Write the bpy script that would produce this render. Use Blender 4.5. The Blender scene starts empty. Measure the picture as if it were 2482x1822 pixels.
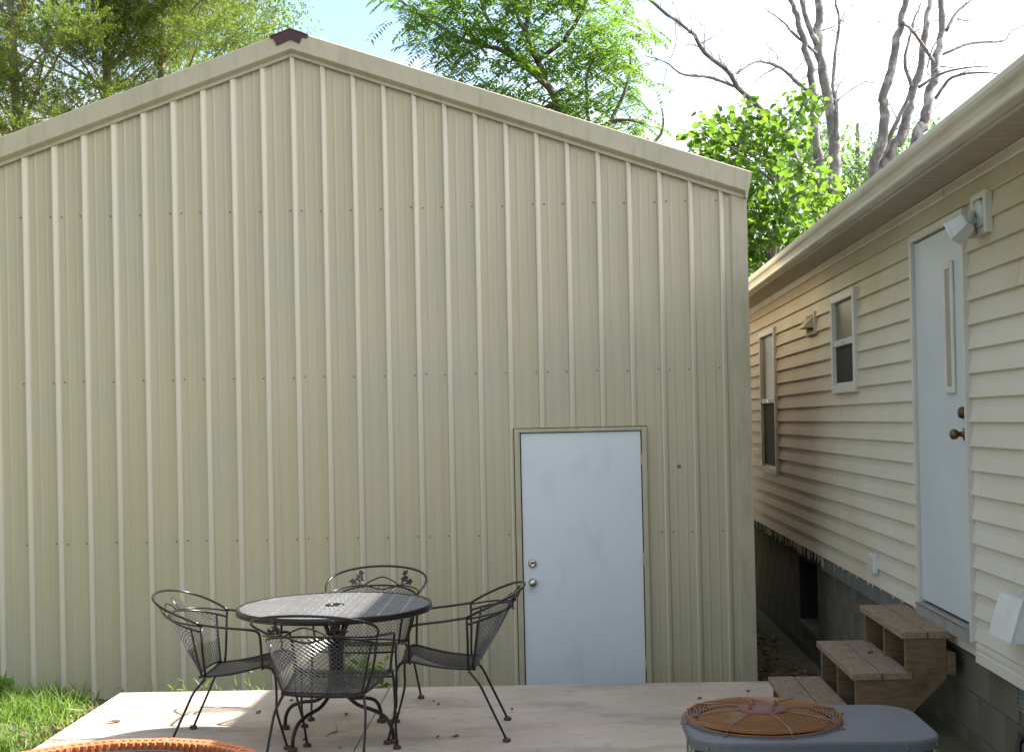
import bpy, math, random
import numpy as np
from mathutils import Vector, Matrix
random.seed(7); rng = np.random.default_rng(11)
R = math.radians
scn = bpy.context.scene
col = scn.collection

# ------------------------------------------------------------------ camera
CAM = Vector((1.8329, -9.736, 1.70))
FPX, PPX, PPY = 3141.6, 1241.0, 1003.06          # focal length and principal point in photo pixels (2482 x 1822)
AX_R = Vector((0.99947199, 0.02423977, -0.02163743))
AX_U = Vector((0.02177568, -0.00545407, 0.99974800))
AX_B = Vector((0.02411565, -0.99969130, -0.00597903))
cam_d = bpy.data.cameras.new('camera'); cam = bpy.data.objects.new('camera', cam_d); col.objects.link(cam)
cam.matrix_world = Matrix(((AX_R.x, AX_U.x, AX_B.x, CAM.x), (AX_R.y, AX_U.y, AX_B.y, CAM.y),
                           (AX_R.z, AX_U.z, AX_B.z, CAM.z), (0, 0, 0, 1)))
cam_d.sensor_fit = 'HORIZONTAL'; cam_d.sensor_width = 36.0
cam_d.lens = FPX / 2482.0 * 36.0
cam_d.shift_y = (PPY - 911.0) / 2482.0
cam_d.clip_start = 0.05; cam_d.clip_end = 2000
scn.camera = cam

# ------------------------------------------------------------------ sun, sky, exposure
SUN_DIR = Vector((1.233, 0.36, 1.0)).normalized()          # towards the sun: over the house roof
SUN_EL = math.asin(SUN_DIR.z); SUN_AZ = math.atan2(SUN_DIR.x, SUN_DIR.y)
sd = bpy.data.lights.new('sun', 'SUN'); sd.energy = 5.0; sd.angle = R(0.53); sd.color = (1.0, 0.95, 0.87)
so = bpy.data.objects.new('sun', sd); col.objects.link(so); so.location = (12, 2, 14)
so.rotation_euler = SUN_DIR.to_track_quat('Z', 'Y').to_euler()
wd = bpy.data.worlds.new('World'); scn.world = wd; wd.use_nodes = True
nt = wd.node_tree; nt.nodes.clear()
def wn(t, **k):
    n = nt.nodes.new(t)
    for a, b in k.items(): setattr(n, a, b)
    return n
sky = wn('ShaderNodeTexSky', sky_type='NISHITA', sun_disc=False, sun_elevation=SUN_EL, sun_rotation=SUN_AZ)
sky.air_density = 1.0; sky.dust_density = 1.2; sky.ozone_density = 1.3
bg = wn('ShaderNodeBackground'); bg.inputs['Strength'].default_value = 0.12
bgc = wn('ShaderNodeBackground'); bgc.inputs['Color'].default_value = (1.0, 0.985, 0.965, 1); bgc.inputs['Strength'].default_value = 0.80
tc = wn('ShaderNodeTexCoord'); sep = wn('ShaderNodeSeparateXYZ')
nt.links.new(tc.outputs['Generated'], sep.inputs[0])
add = wn('ShaderNodeMath', operation='ADD'); add.inputs[1].default_value = 0.35
nt.links.new(sep.outputs['Z'], add.inputs[0])
mx_ = wn('ShaderNodeMath', operation='MAXIMUM'); mx_.inputs[1].default_value = 0.15; nt.links.new(add.outputs[0], mx_.inputs[0])
dv1 = wn('ShaderNodeMath', operation='DIVIDE'); dv2 = wn('ShaderNodeMath', operation='DIVIDE')
nt.links.new(sep.outputs['X'], dv1.inputs[0]); nt.links.new(mx_.outputs[0], dv1.inputs[1])
nt.links.new(sep.outputs['Y'], dv2.inputs[0]); nt.links.new(mx_.outputs[0], dv2.inputs[1])
cmb = wn('ShaderNodeCombineXYZ'); nt.links.new(dv1.outputs[0], cmb.inputs['X']); nt.links.new(dv2.outputs[0], cmb.inputs['Y'])
cmb.inputs['Z'].default_value = 5.7
noi = wn('ShaderNodeTexNoise'); noi.inputs['Scale'].default_value = 1.15; noi.inputs['Detail'].default_value = 7; noi.inputs['Roughness'].default_value = 0.55
nt.links.new(cmb.outputs[0], noi.inputs['Vector'])
rmp = wn('ShaderNodeValToRGB'); rmp.color_ramp.elements[0].position = 0.43; rmp.color_ramp.elements[1].position = 0.60
nt.links.new(noi.outputs['Fac'], rmp.inputs[0])
mixs = wn('ShaderNodeMixShader'); out = wn('ShaderNodeOutputWorld')
nt.links.new(sky.outputs[0], bg.inputs['Color'])
dotn = wn('ShaderNodeVectorMath', operation='DOT_PRODUCT'); dotn.inputs[1].default_value = SUN_DIR
nt.links.new(tc.outputs['Generated'], dotn.inputs[0])
# bright hazy cloud round the sun (hidden over the house roof), plainer white away from it
mxd = wn('ShaderNodeMath', operation='MAXIMUM'); mxd.inputs[1].default_value = 0.0; nt.links.new(dotn.outputs['Value'], mxd.inputs[0])
pw = wn('ShaderNodeMath', operation='POWER'); pw.inputs[1].default_value = 6.0; nt.links.new(mxd.outputs[0], pw.inputs[0])
m1 = wn('ShaderNodeMath', operation='MULTIPLY_ADD'); m1.inputs[1].default_value = 0.9; m1.inputs[2].default_value = 0.32; nt.links.new(mxd.outputs[0], m1.inputs[0])
m2 = wn('ShaderNodeMath', operation='MULTIPLY_ADD'); m2.inputs[1].default_value = 3.4; nt.links.new(pw.outputs[0], m2.inputs[0]); nt.links.new(m1.outputs[0], m2.inputs[2])
nt.links.new(m2.outputs[0], bgc.inputs['Strength'])
nt.links.new(rmp.outputs[0], mixs.inputs[0]); nt.links.new(bg.outputs[0], mixs.inputs[1]); nt.links.new(bgc.outputs[0], mixs.inputs[2])
nt.links.new(mixs.outputs[0], out.inputs['Surface'])
scn.view_settings.view_transform = 'Standard'; scn.view_settings.look = 'None'
scn.view_settings.gamma = 1.0; scn.view_settings.use_curve_mapping = False
scn.view_settings.exposure = 1.70
scn.cycles.max_bounces = 6; scn.cycles.diffuse_bounces = 3; scn.cycles.glossy_bounces = 2

# ------------------------------------------------------------------ helpers
def ray(px, py):
    return (-AX_B) + AX_R * ((px - PPX) / FPX) - AX_U * ((py - PPY) / FPX)
def at(px, py, Y):
    """photo pixel -> point at world depth Y"""
    d = ray(px, py); return CAM + d * ((Y - CAM.y) / d.y)
def on(px, py, z=0.0):
    """photo pixel -> point at height z"""
    d = ray(px, py); return CAM + d * ((z - CAM.z) / d.z)

class MB:
    def __init__(s): s.v = []; s.f = []
    def add(s, vs, fs):
        o = len(s.v); s.v += [tuple(v) for v in vs]; s.f += [tuple(i + o for i in f) for f in fs]; return s
    def box(s, x0, x1, y0, y1, z0, z1):
        return s.add([(x0,y0,z0),(x1,y0,z0),(x1,y1,z0),(x0,y1,z0),(x0,y0,z1),(x1,y0,z1),(x1,y1,z1),(x0,y1,z1)],
                     [(0,3,2,1),(4,5,6,7),(0,1,5,4),(1,2,6,5),(2,3,7,6),(3,0,4,7)])
    def bbox(s, x0, x1, y0, y1, z0, z1, b=0.004):
        """box with chamfered edges"""
        vs = []; idx = {}
        for i, (xa, sx) in enumerate(((x0,1),(x1,-1))):
            for j, (ya, sy) in enumerate(((y0,1),(y1,-1))):
                for k, (za, sz) in enumerate(((z0,1),(z1,-1))):
                    idx[i,j,k,0] = len(vs); vs.append((xa, ya+sy*b, za+sz*b))
                    idx[i,j,k,1] = len(vs); vs.append((xa+sx*b, ya, za+sz*b))
                    idx[i,j,k,2] = len(vs); vs.append((xa+sx*b, ya+sy*b, za))
        F = []
        for i in (0,1):
            q = [idx[i,0,0,0],idx[i,1,0,0],idx[i,1,1,0],idx[i,0,1,0]]; F.append(tuple(q if i else q[::-1]))
            q = [idx[0,i,0,1],idx[0,i,1,1],idx[1,i,1,1],idx[1,i,0,1]]; F.append(tuple(q if i else q[::-1]))
            q = [idx[0,0,i,2],idx[1,0,i,2],idx[1,1,i,2],idx[0,1,i,2]]; F.append(tuple(q if i else q[::-1]))
        for j in (0,1):
            for k in (0,1):
                a = [idx[0,j,k,1],idx[1,j,k,1],idx[1,j,k,2],idx[0,j,k,2]]; F.append(tuple(a if (j==0)!=(k==1) else a[::-1]))
                a = [idx[j,0,k,0],idx[j,1,k,0],idx[j,1,k,2],idx[j,0,k,2]]; F.append(tuple(a[::-1] if (j==0)!=(k==1) else a))
                a = [idx[j,k,0,0],idx[j,k,1,0],idx[j,k,1,1],idx[j,k,0,1]]; F.append(tuple(a if (j==0)!=(k==1) else a[::-1]))
        for i in (0,1):
            for j in (0,1):
                for k in (0,1):
                    t = (idx[i,j,k,0],idx[i,j,k,1],idx[i,j,k,2]); F.append(t if (i+j+k) % 2 == 0 else t[::-1])
        return s.add(vs, F)
    def prism(s, poly, a0, a1, axis='y'):
        """poly of 2D points, extruded; axis y: poly=(x,z); x: poly=(y,z); z: poly=(x,y)"""
        n = len(poly)
        def P(p, a):
            return {'y': (p[0], a, p[1]), 'x': (a, p[0], p[1]), 'z': (p[0], p[1], a)}[axis]
        vs = [P(p, a0) for p in poly] + [P(p, a1) for p in poly]
        fs = [tuple(range(n))[::-1], tuple(range(n, 2*n))] + [(i, (i+1) % n, (i+1) % n + n, i + n) for i in range(n)]
        return s.add(vs, fs)
    def sheet(s, poly, a0, a1, axis='y'):
        n = len(poly)
        def P(p, a):
            return {'y': (p[0], a, p[1]), 'x': (a, p[0], p[1]), 'z': (p[0], p[1], a)}[axis]
        return s.add([P(p, a0) for p in poly] + [P(p, a1) for p in poly], [(i, i+1, i+1+n, i+n) for i in range(n-1)])
    def tube(s, pts, r, n=8, closed=False):
        pts = [Vector(p) for p in pts]; m = len(pts)
        rr = r if isinstance(r, (list, tuple)) else [r] * m
        tang = []
        for i in range(m):
            a = pts[(i-1) % m] if (closed or i > 0) else pts[i]; b = pts[(i+1) % m] if (closed or i < m-1) else pts[i]
            t = (b - a); tang.append(t.normalized() if t.length > 1e-9 else Vector((0,0,1)))
        up = Vector((0,0,1)) if abs(tang[0].z) < 0.9 else Vector((1,0,0))
        nx = (up - tang[0] * up.dot(tang[0])).normalized()
        vs = []
        for i in range(m):
            nx = nx - tang[i] * nx.dot(tang[i])
            nx = nx.normalized() if nx.length > 1e-6 else tang[i].orthogonal().normalized()
            ny = tang[i].cross(nx)
            for k in range(n):
                a = 2*math.pi*k/n; vs.append(pts[i] + (nx*math.cos(a) + ny*math.sin(a)) * rr[i])
        fs = []
        for i in range(m if closed else m-1):
            j = (i+1) % m
            for k in range(n): fs.append((i*n+k, i*n+(k+1) % n, j*n+(k+1) % n, j*n+k))
        if not closed:
            fs.append(tuple(range(n))[::-1]); fs.append(tuple(range((m-1)*n, m*n)))
        return s.add(vs, fs)
    def lathe(s, prof, n=24, c=(0,0,0), M=None):
        """prof: (r, h) pairs; around z through c, or turned by matrix M"""
        vs = []; m = len(prof); c = Vector(c)
        for r_, h in prof:
            for k in range(n):
                a = 2*math.pi*k/n; p = Vector((r_*math.cos(a), r_*math.sin(a), h))
                if M: p = M @ p
                vs.append(p + c)
        fs = [(i*n+k, i*n+(k+1) % n, (i+1)*n+(k+1) % n, (i+1)*n+k) for i in range(m-1) for k in range(n)]
        if prof[0][0] > 1e-6: fs.append(tuple(range(n))[::-1])
        if prof[-1][0] > 1e-6: fs.append(tuple(range((m-1)*n, m*n)))
        return s.add(vs, fs)
    def mesh(s, name):
        me = bpy.data.meshes.new(name); me.from_pydata(s.v, [], s.f); me.update(); return me
    def build(s, name, mat, parent=None, smooth=False, auto=None):
        me = s.mesh(name); me.materials.append(mat)
        if smooth: me.polygons.foreach_set('use_smooth', [True]*len(me.polygons))
        return link(name, me, parent)
def link(name, me, parent=None):
    o = bpy.data.objects.new(name, me); col.objects.link(o); o.parent = parent; return o
def inst(name, src, parent, M=None):
    o = bpy.data.objects.new(name, src.data if hasattr(src, 'data') else src); col.objects.link(o); o.parent = parent
    if M is not None: o.matrix_local = M
    return o
def tag(o, label=None, cat=None, group=None, kind=None):
    if label: o['label'] = label
    if cat: o['category'] = cat
    if group: o['group'] = group
    if kind: o['kind'] = kind
    return o
def empty(name, loc=(0,0,0), rz=0.0):
    o = bpy.data.objects.new(name, None); col.objects.link(o); o.location = loc; o.rotation_euler = (0,0,rz); o.empty_display_size = 0.1; return o
def smooth_line(pts, n=6):
    """Catmull-Rom through pts"""
    P = [Vector(p) for p in pts]; P = [P[0]*2-P[1]] + P + [P[-1]*2-P[-2]]; o = []
    for i in range(1, len(P)-2):
        for k in range(n):
            t = k/n; a, b, c, d = P[i-1], P[i], P[i+1], P[i+2]
            o.append(0.5*((2*b) + (c-a)*t + (2*a-5*b+4*c-d)*t*t + (3*b-a-3*c+d)*t*t*t))
    o.append(P[-2]); return o

# ------------------------------------------------------------------ materials
def material(name, base, rough=0.6, var=None, scale=6.0, vscale=(1,1,1), bump=0.0, bscale=60.0, metal=0.0, spec=0.5, stains=(), coat=0.0, detail=5):
    """base colour, mottled towards `var` by noise; stains = [(colour, scale, (sx,sy,sz), lo, hi, amount)]"""
    m = bpy.data.materials.new(name); m.use_nodes = True; t = m.node_tree; N = t.nodes; L = t.links
    b = N['Principled BSDF']; b.inputs['Roughness'].default_value = rough; b.inputs['Metallic'].default_value = metal
    b.inputs['Specular IOR Level'].default_value = spec; b.inputs['Coat Weight'].default_value = coat
    tcn = N.new('ShaderNodeTexCoord')
    def noise(sc, vs, det=detail):
        mp = N.new('ShaderNodeMapping'); mp.inputs['Scale'].default_value = vs; L.new(tcn.outputs['Object'], mp.inputs[0])
        n = N.new('ShaderNodeTexNoise'); n.inputs['Scale'].default_value = sc; n.inputs['Detail'].default_value = det; L.new(mp.outputs[0], n.inputs['Vector']); return n
    c = None
    if var is None: var = tuple(x*0.85 for x in base)
    n = noise(scale, vscale); r = N.new('ShaderNodeValToRGB')
    r.color_ramp.elements[0].position = 0.35; r.color_ramp.elements[1].position = 0.68
    r.color_ramp.elements[0].color = (*base, 1); r.color_ramp.elements[1].color = (*var, 1); L.new(n.outputs['Fac'], r.inputs[0]); c = r.outputs[0]
    for (sc_col, sc, vs, lo, hi, amt) in stains:
        n2 = noise(sc, vs); mr = N.new('ShaderNodeMapRange'); mr.inputs['From Min'].default_value = lo; mr.inputs['From Max'].default_value = hi
        mr.inputs['To Max'].default_value = amt; L.new(n2.outputs['Fac'], mr.inputs['Value'])
        mx = N.new('ShaderNodeMixRGB'); L.new(mr.outputs[0], mx.inputs[0]); L.new(c, mx.inputs[1]); mx.inputs[2].default_value = (*sc_col, 1); c = mx.outputs[0]
    L.new(c, b.inputs['Base Color'])
    if bump:
        nb = noise(bscale, (1,1,1), 3); bp = N.new('ShaderNodeBump'); bp.inputs['Strength'].default_value = bump; bp.inputs['Distance'].default_value = 0.01
        L.new(nb.outputs['Fac'], bp.inputs['Height']); L.new(bp.outputs[0], b.inputs['Normal'])
    m['color_socket'] = 0
    return m
def leaf_material(name, dark, light, trans, tfac=0.45, rough=0.5, spec=0.35):
    m = bpy.data.materials.new(name); m.use_nodes = True; t = m.node_tree; N = t.nodes; L = t.links
    b = N['Principled BSDF']; b.inputs['Roughness'].default_value = rough; b.inputs['Specular IOR Level'].default_value = spec
    a = N.new('ShaderNodeAttribute'); a.attribute_name = 'rnd'
    r = N.new('ShaderNodeMixRGB'); r.inputs[1].default_value = (*dark, 1); r.inputs[2].default_value = (*light, 1); L.new(a.outputs['Fac'], r.inputs[0]); L.new(r.outputs[0], b.inputs['Base Color'])
    tr = N.new('ShaderNodeBsdfTranslucent'); r2 = N.new('ShaderNodeMixRGB'); r2.blend_type = 'MULTIPLY'; r2.inputs[0].default_value = 1
    r3 = N.new('ShaderNodeMixRGB'); r3.inputs[1].default_value = (0.75,0.75,0.75,1); r3.inputs[2].default_value = (1.2,1.2,1.1,1); L.new(a.outputs['Fac'], r3.inputs[0])
    L.new(r3.outputs[0], r2.inputs[1]); r2.inputs[2].default_value = (*trans, 1); L.new(r2.outputs[0], tr.inputs['Color'])
    mx = N.new('ShaderNodeMixShader'); mx.inputs[0].default_value = tfac; L.new(b.outputs[0], mx.inputs[1]); L.new(tr.outputs[0], mx.inputs[2])
    L.new(mx.outputs[0], N['Material Output'].inputs['Surface']); return m

M = {}
M['shed'] = material('shed_beige_metal', (0.515,0.455,0.32), 0.34, (0.485,0.425,0.288), 2.0, (1,1,0.3), 0.0, 40,
    stains=[((0.33,0.26,0.13), 5, (3.5,1,0.10), 0.54, 0.82, 0.16), ((0.40,0.40,0.34), 1.1, (1,1,1), 0.5, 0.75, 0.35)])
M['trim'] = material('shed_trim_metal', (0.49,0.44,0.32), 0.42, (0.44,0.39,0.275), 3, (1,1,1), 0.02, 40,
    stains=[((0.28,0.26,0.14), 6, (4,1,0.8), 0.5, 0.75, 0.45)])
M['maroon'] = material('maroon_metal', (0.085,0.016,0.028), 0.45, (0.06,0.012,0.02), 8)
M['shed_door'] = material('shed_door_paint', (0.71,0.745,0.79), 0.34, (0.675,0.71,0.755), 1.6, (1,1,1), 0.03, 90, stains=[((0.48,0.49,0.48), 3.2, (2,1,0.7), 0.55, 0.80, 0.4)])
M['dark'] = material('dark_gap', (0.012,0.011,0.010), 0.9)
M['chrome'] = material('satin_nickel', (0.62,0.58,0.52), 0.22, metal=1.0)
M['bronze'] = material('aged_bronze', (0.20,0.13,0.06), 0.38, (0.09,0.06,0.04), 14, metal=0.9)
M['screw'] = material('screw_head', (0.21,0.19,0.16), 0.5, metal=0.5)
M['concrete'] = material('patio_concrete', (0.53,0.435,0.350), 0.88, (0.44,0.36,0.285), 2.2, (1,1,1), 0.25, 45,
    stains=[((0.19,0.175,0.15), 1.6, (0.7,1.7,1), 0.49, 0.70, 0.7), ((0.24,0.20,0.16), 11, (1,1.6,1), 0.55, 0.75, 0.55), ((0.48,0.42,0.35), 4, (1,1,1), 0.56, 0.72, 0.5), ((0.12,0.11,0.10), 60, (1,1,1), 0.68, 0.78, 0.45)])
M['dirt'] = material('garden_dirt', (0.10,0.076,0.052), 0.95, (0.17,0.135,0.09), 5, (1,1,1), 0.9, 22, stains=[((0.055,0.075,0.028), 0.5, (1,1,1), 0.35, 0.55, 0.75)])
M['siding'] = material('cream_vinyl', (0.585,0.56,0.505), 0.5, (0.55,0.52,0.45), 1.3, (1,1,1.4), 0.02, 50)
M['white'] = material('white_vinyl', (0.58,0.565,0.52), 0.45, (0.53,0.505,0.45), 4, stains=[((0.38,0.33,0.24), 7, (1,1,1), 0.55, 0.8, 0.4)])
M['gutter'] = material('gutter_paint', (0.60,0.57,0.50), 0.4, (0.52,0.47,0.39), 3.5, (1,0.35,1), stains=[((0.30,0.23,0.14), 5, (1,0.5,6), 0.52, 0.78, 0.5)])
M['soffit'] = material('soffit_vinyl', (0.42,0.37,0.30), 0.55, (0.36,0.31,0.245), 3)
M['house_door'] = material('house_door_paint', (0.51,0.555,0.61), 0.38, (0.475,0.52,0.57), 2, bump=0.02, bscale=80)
M['glass'] = material('window_glass', (0.02,0.021,0.02), 0.22, spec=0.35)
M['film'] = material('frosted_pane', (0.135,0.12,0.10), 0.3, (0.105,0.095,0.08), 1.2, (1,1,0.6), spec=0.35)
M['door_pane'] = material('obscure_door_glass', (0.30,0.29,0.27), 0.2, spec=0.6)
M['screen'] = material('insect_screen', (0.018,0.018,0.017), 0.7)
M['roof'] = material('roof_shingle', (0.10,0.085,0.075), 0.95, (0.07,0.06,0.055), 12, bump=0.5, bscale=30)
M['block'] = material('foundation_block', (0.135,0.120,0.098), 0.95, (0.09,0.078,0.060), 2.2, (1,1,0.5), 0.5, 70,
    stains=[((0.07,0.075,0.035), 2.6, (1,1.2,0.35), 0.48, 0.66, 0.75), ((0.035,0.03,0.025), 1.4, (1,1,1), 0.52, 0.75, 0.7)])
M['mortar'] = material('mortar', (0.10,0.095,0.085), 0.95, bump=0.3)
M['flashing'] = material('grey_flashing', (0.12,0.13,0.13), 0.6, (0.085,0.10,0.105), 6, (1,1,0.4), stains=[((0.30,0.33,0.34), 7, (1,1.5,0.5), 0.6, 0.75, 0.6)])
M['thresh'] = material('dull_aluminium', (0.30,0.29,0.28), 0.5, (0.24,0.22,0.21), 9)
M['tar'] = material('tarred_board', (0.010,0.009,0.008), 0.9)  # shade inside the crawl opening, given as a black colour
M['torn'] = material('torn_vinyl', (0.42,0.37,0.24), 0.7)
M['wood'] = material('weathered_wood', (0.255,0.19,0.135), 0.85, (0.175,0.125,0.085), 9, (6,1.0,6), 0.35, 45, stains=[((0.10,0.07,0.045), 22, (7,0.7,7), 0.55, 0.72, 0.75)])
M['wood_side'] = material('rough_wood_stringer', (0.165,0.110,0.066), 0.85, (0.105,0.068,0.038), 9, (1.2,6,6), 0.3, 45, stains=[((0.06,0.04,0.022), 4, (1,1,1), 0.62, 0.72, 0.8)])
M['iron'] = material('black_wrought_iron', (0.011,0.009,0.010), 0.28, (0.020,0.014,0.013), 25, spec=0.42)
M['iron_mesh'] = material('black_expanded_metal', (0.075,0.071,0.072), 0.30, (0.095,0.088,0.085), 25, spec=0.6)
M['table_mesh'] = material('dusty_expanded_metal', (0.18,0.182,0.188), 0.42, (0.23,0.222,0.21), 5, spec=0.8)
M['foot'] = material('rusty_foot', (0.055,0.032,0.026), 0.7, (0.09,0.05,0.035), 60)
M['ac_top'] = material('ac_grey_paint', (0.088,0.097,0.118), 0.45, (0.078,0.086,0.104), 5, bump=0.03, bscale=120, stains=[((0.12,0.085,0.06), 9, (1,1,1), 0.56, 0.78, 0.5), ((0.15,0.155,0.17), 3, (1,1,1), 0.5, 0.7, 0.5)])
M['ac_coil'] = material('ac_coil_fins', (0.022,0.023,0.024), 0.6, (0.035,0.036,0.037), 80)
M['wire'] = material('wire_guard', (0.42,0.44,0.42), 0.45)
M['rust'] = material('rusty_wire', (0.235,0.085,0.020), 0.8, (0.25,0.13,0.05), 9, stains=[((0.30,0.24,0.17), 6, (1,1,1), 0.58, 0.7, 0.8)])
M['rust_pale'] = material('pale_rusty_wire', (0.20,0.14,0.09), 0.65, (0.17,0.07,0.028), 14)
M['red_cap'] = material('faded_red_cap', (0.115,0.028,0.027), 0.65, (0.15,0.05,0.042), 20)
M['blade'] = material('fan_blade_grey', (0.25,0.27,0.29), 0.45, metal=0.3)
M['brick'] = material('orange_brick', (0.50,0.17,0.065), 0.85, (0.40,0.13,0.05), 12, bump=0.3, bscale=90, stains=[((0.20,0.08,0.045), 18, (1,1,1), 0.58, 0.75, 0.6)])
M['brick_mortar'] = material('pale_mortar', (0.52,0.42,0.35), 0.9, bump=0.3)
M['bowl'] = material('black_fire_bowl', (0.012,0.011,0.010), 0.5, (0.03,0.015,0.008), 9)
M['bowl_rim'] = material('fire_bowl_rim', (0.10,0.10,0.10), 0.3, metal=0.8)
M['bark'] = material('grey_bark', (0.20,0.185,0.165), 0.92, (0.12,0.105,0.095), 10, (2,2,0.4), 0.8, 18, stains=[((0.34,0.34,0.31), 6, (1,1,1), 0.56, 0.68, 0.7)])
M['bark_dead'] = material('dead_bark', (0.25,0.23,0.228), 0.92, (0.13,0.12,0.118), 7, (2,2,0.6), 0.9, 16, stains=[((0.52,0.52,0.50), 5, (1,1,1), 0.54, 0.66, 0.75), ((0.08,0.072,0.07), 4, (1,1,1), 0.6, 0.72, 0.7)])
M['bark_cedar'] = material('cedar_bark', (0.30,0.235,0.19), 0.92, (0.20,0.15,0.12), 8, (3,3,0.4), 0.6, 18)
M['leaf_cedar'] = leaf_material('cedar_foliage', (0.042,0.075,0.016), (0.150,0.195,0.036), (0.32,0.43,0.05), 0.36)
M['leaf_oak'] = leaf_material('deep_green_leaf', (0.035,0.07,0.018), (0.08,0.15,0.03), (0.22,0.42,0.05), 0.4)
M['leaf_walnut'] = leaf_material('walnut_leaf', (0.036,0.090,0.018), (0.095,0.17,0.028), (0.25,0.44,0.05), 0.42)
M['leaf_round'] = leaf_material('round_leaf', (0.024,0.066,0.014), (0.075,0.145,0.026), (0.24,0.43,0.04), 0.45, 0.4, 0.45)
M['leaf_far'] = leaf_material('far_leaf', (0.07,0.115,0.04), (0.12,0.175,0.06), (0.30,0.46,0.12), 0.45)
M['grass'] = leaf_material('grass_blade', (0.085,0.155,0.028), (0.21,0.30,0.07), (0.32,0.52,0.08), 0.4)
M['weed'] = leaf_material('weed_leaf', (0.09,0.17,0.03), (0.17,0.27,0.05), (0.36,0.56,0.08), 0.4)
M['dry_leaf'] = material('dry_leaf', (0.16,0.085,0.045), 0.8, (0.10,0.05,0.028), 30)
M['litter'] = leaf_material('leaf_litter', (0.10,0.06,0.035), (0.27,0.19,0.12), (0.2,0.12,0.06), 0.15)
M['black_rubber'] = material('black_rubber', (0.012,0.012,0.012), 0.55)
M['lens'] = material('frosted_lens', (0.42,0.45,0.44), 0.25)
M['box_white'] = material('box_white', (0.60,0.62,0.63), 0.45)

# side light on the raised shed ribs, painted into the colour as paler strips
def paint_rib_light(m):
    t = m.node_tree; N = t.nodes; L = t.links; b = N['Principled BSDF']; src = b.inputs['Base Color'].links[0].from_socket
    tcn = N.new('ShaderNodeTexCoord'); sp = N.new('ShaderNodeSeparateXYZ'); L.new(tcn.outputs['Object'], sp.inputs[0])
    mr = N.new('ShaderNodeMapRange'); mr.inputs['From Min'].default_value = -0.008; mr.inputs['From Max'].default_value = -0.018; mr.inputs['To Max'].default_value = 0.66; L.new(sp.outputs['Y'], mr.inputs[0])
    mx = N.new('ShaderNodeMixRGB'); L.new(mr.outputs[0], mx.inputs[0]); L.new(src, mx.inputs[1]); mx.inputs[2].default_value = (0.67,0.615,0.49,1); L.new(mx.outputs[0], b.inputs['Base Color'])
paint_rib_light(M['shed'])
# stain on the siding: brown film that thickens towards the far end of the wall
def stain_siding(m):
    t = m.node_tree; N = t.nodes; L = t.links; b = N['Principled BSDF']; src = b.inputs['Base Color'].links[0].from_socket
    tcn = N.new('ShaderNodeTexCoord'); sp = N.new('ShaderNodeSeparateXYZ'); L.new(tcn.outputs['Object'], sp.inputs[0])
    mr = N.new('ShaderNodeMapRange'); mr.inputs['From Min'].default_value = -2.4; mr.inputs['From Max'].default_value = 2.2; L.new(sp.outputs['Y'], mr.inputs[0])
    n = N.new('ShaderNodeTexNoise'); n.inputs['Scale'].default_value = 1.5; n.inputs['Detail'].default_value = 6; L.new(tcn.outputs['Object'], n.inputs[0])
    ad = N.new('ShaderNodeMath'); ad.operation = 'MULTIPLY_ADD'; L.new(n.outputs['Fac'], ad.inputs[0]); ad.inputs[1].default_value = 1.3; ad.inputs[2].default_value = -0.65
    s = N.new('ShaderNodeMath'); s.operation = 'ADD'; s.use_clamp = True; L.new(mr.outputs[0], s.inputs[0]); L.new(ad.outputs[0], s.inputs[1])
    mul = N.new('ShaderNodeMath'); mul.operation = 'MULTIPLY'; mul.inputs[1].default_value = 0.8; L.new(s.outputs[0], mul.inputs[0])
    mx = N.new('ShaderNodeMixRGB'); L.new(mul.outputs[0], mx.inputs[0]); L.new(src, mx.inputs[1]); mx.inputs[2].default_value = (0.47,0.325,0.215,1)
    # yellowed uppermost courses, blotchy
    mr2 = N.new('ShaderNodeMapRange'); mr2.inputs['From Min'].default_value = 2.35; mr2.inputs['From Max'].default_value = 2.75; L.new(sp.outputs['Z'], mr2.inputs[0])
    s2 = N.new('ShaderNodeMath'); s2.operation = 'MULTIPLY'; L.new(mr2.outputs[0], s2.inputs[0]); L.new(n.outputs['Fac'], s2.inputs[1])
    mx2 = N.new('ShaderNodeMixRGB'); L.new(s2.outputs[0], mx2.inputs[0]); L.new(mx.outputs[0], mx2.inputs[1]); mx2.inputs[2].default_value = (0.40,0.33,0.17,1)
    L.new(mx2.outputs[0], b.inputs['Base Color'])
stain_siding(M['siding'])

# ------------------------------------------------------------------ ground
def sm(a, b, x):
    t = min(1, max(0, (x-a)/(b-a))); return t*t*(3-2*t)
def ground_z(x, y):
    z = -0.055 - 0.27*sm(-1.9, -0.35, y)
    if x > 3.1 and y < -1.2: z = -0.055 + 0.12*sm(3.15, 3.6, x)
    if x > -1.1 and y > -1.5: z = -0.24 - 0.09*sm(-1.2, -0.3, y)
    return z
def ground():
    xs = [-400,-120,-40,-15,-8,-6] + list(np.arange(-5, 6.01, 0.16)) + [8,15,40,120,400]
    ys = [-400,-120,-40,-18] + list(np.arange(-12, 2.01, 0.16)) + [4,8,15,40,120,400]
    vs = [(x, y, ground_z(x, y) + (random.uniform(-.012,.012) if abs(x) < 6 else 0)) for y in ys for x in xs]
    w = len(xs); fs = [(j*w+i, j*w+i+1, (j+1)*w+i+1, (j+1)*w+i) for j in range(len(ys)-1) for i in range(w-1)]
    o = MB().add(vs, fs).build('ground', M['dirt'], smooth=True); tag(o, kind='structure')
ground()
patio = empty('patio', (0,0,0)); tag(patio, kind='structure')
def slab(x0, x1, y0, y1):
    MB().bbox(x0, x1, y0, y1, -0.30, 0.0, 0.008).build('concrete_slab', M['concrete'], patio)
slab(-0.955, 0.795, -2.62, -1.375); slab(0.803, 3.40, -5.4, -1.352)
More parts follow.
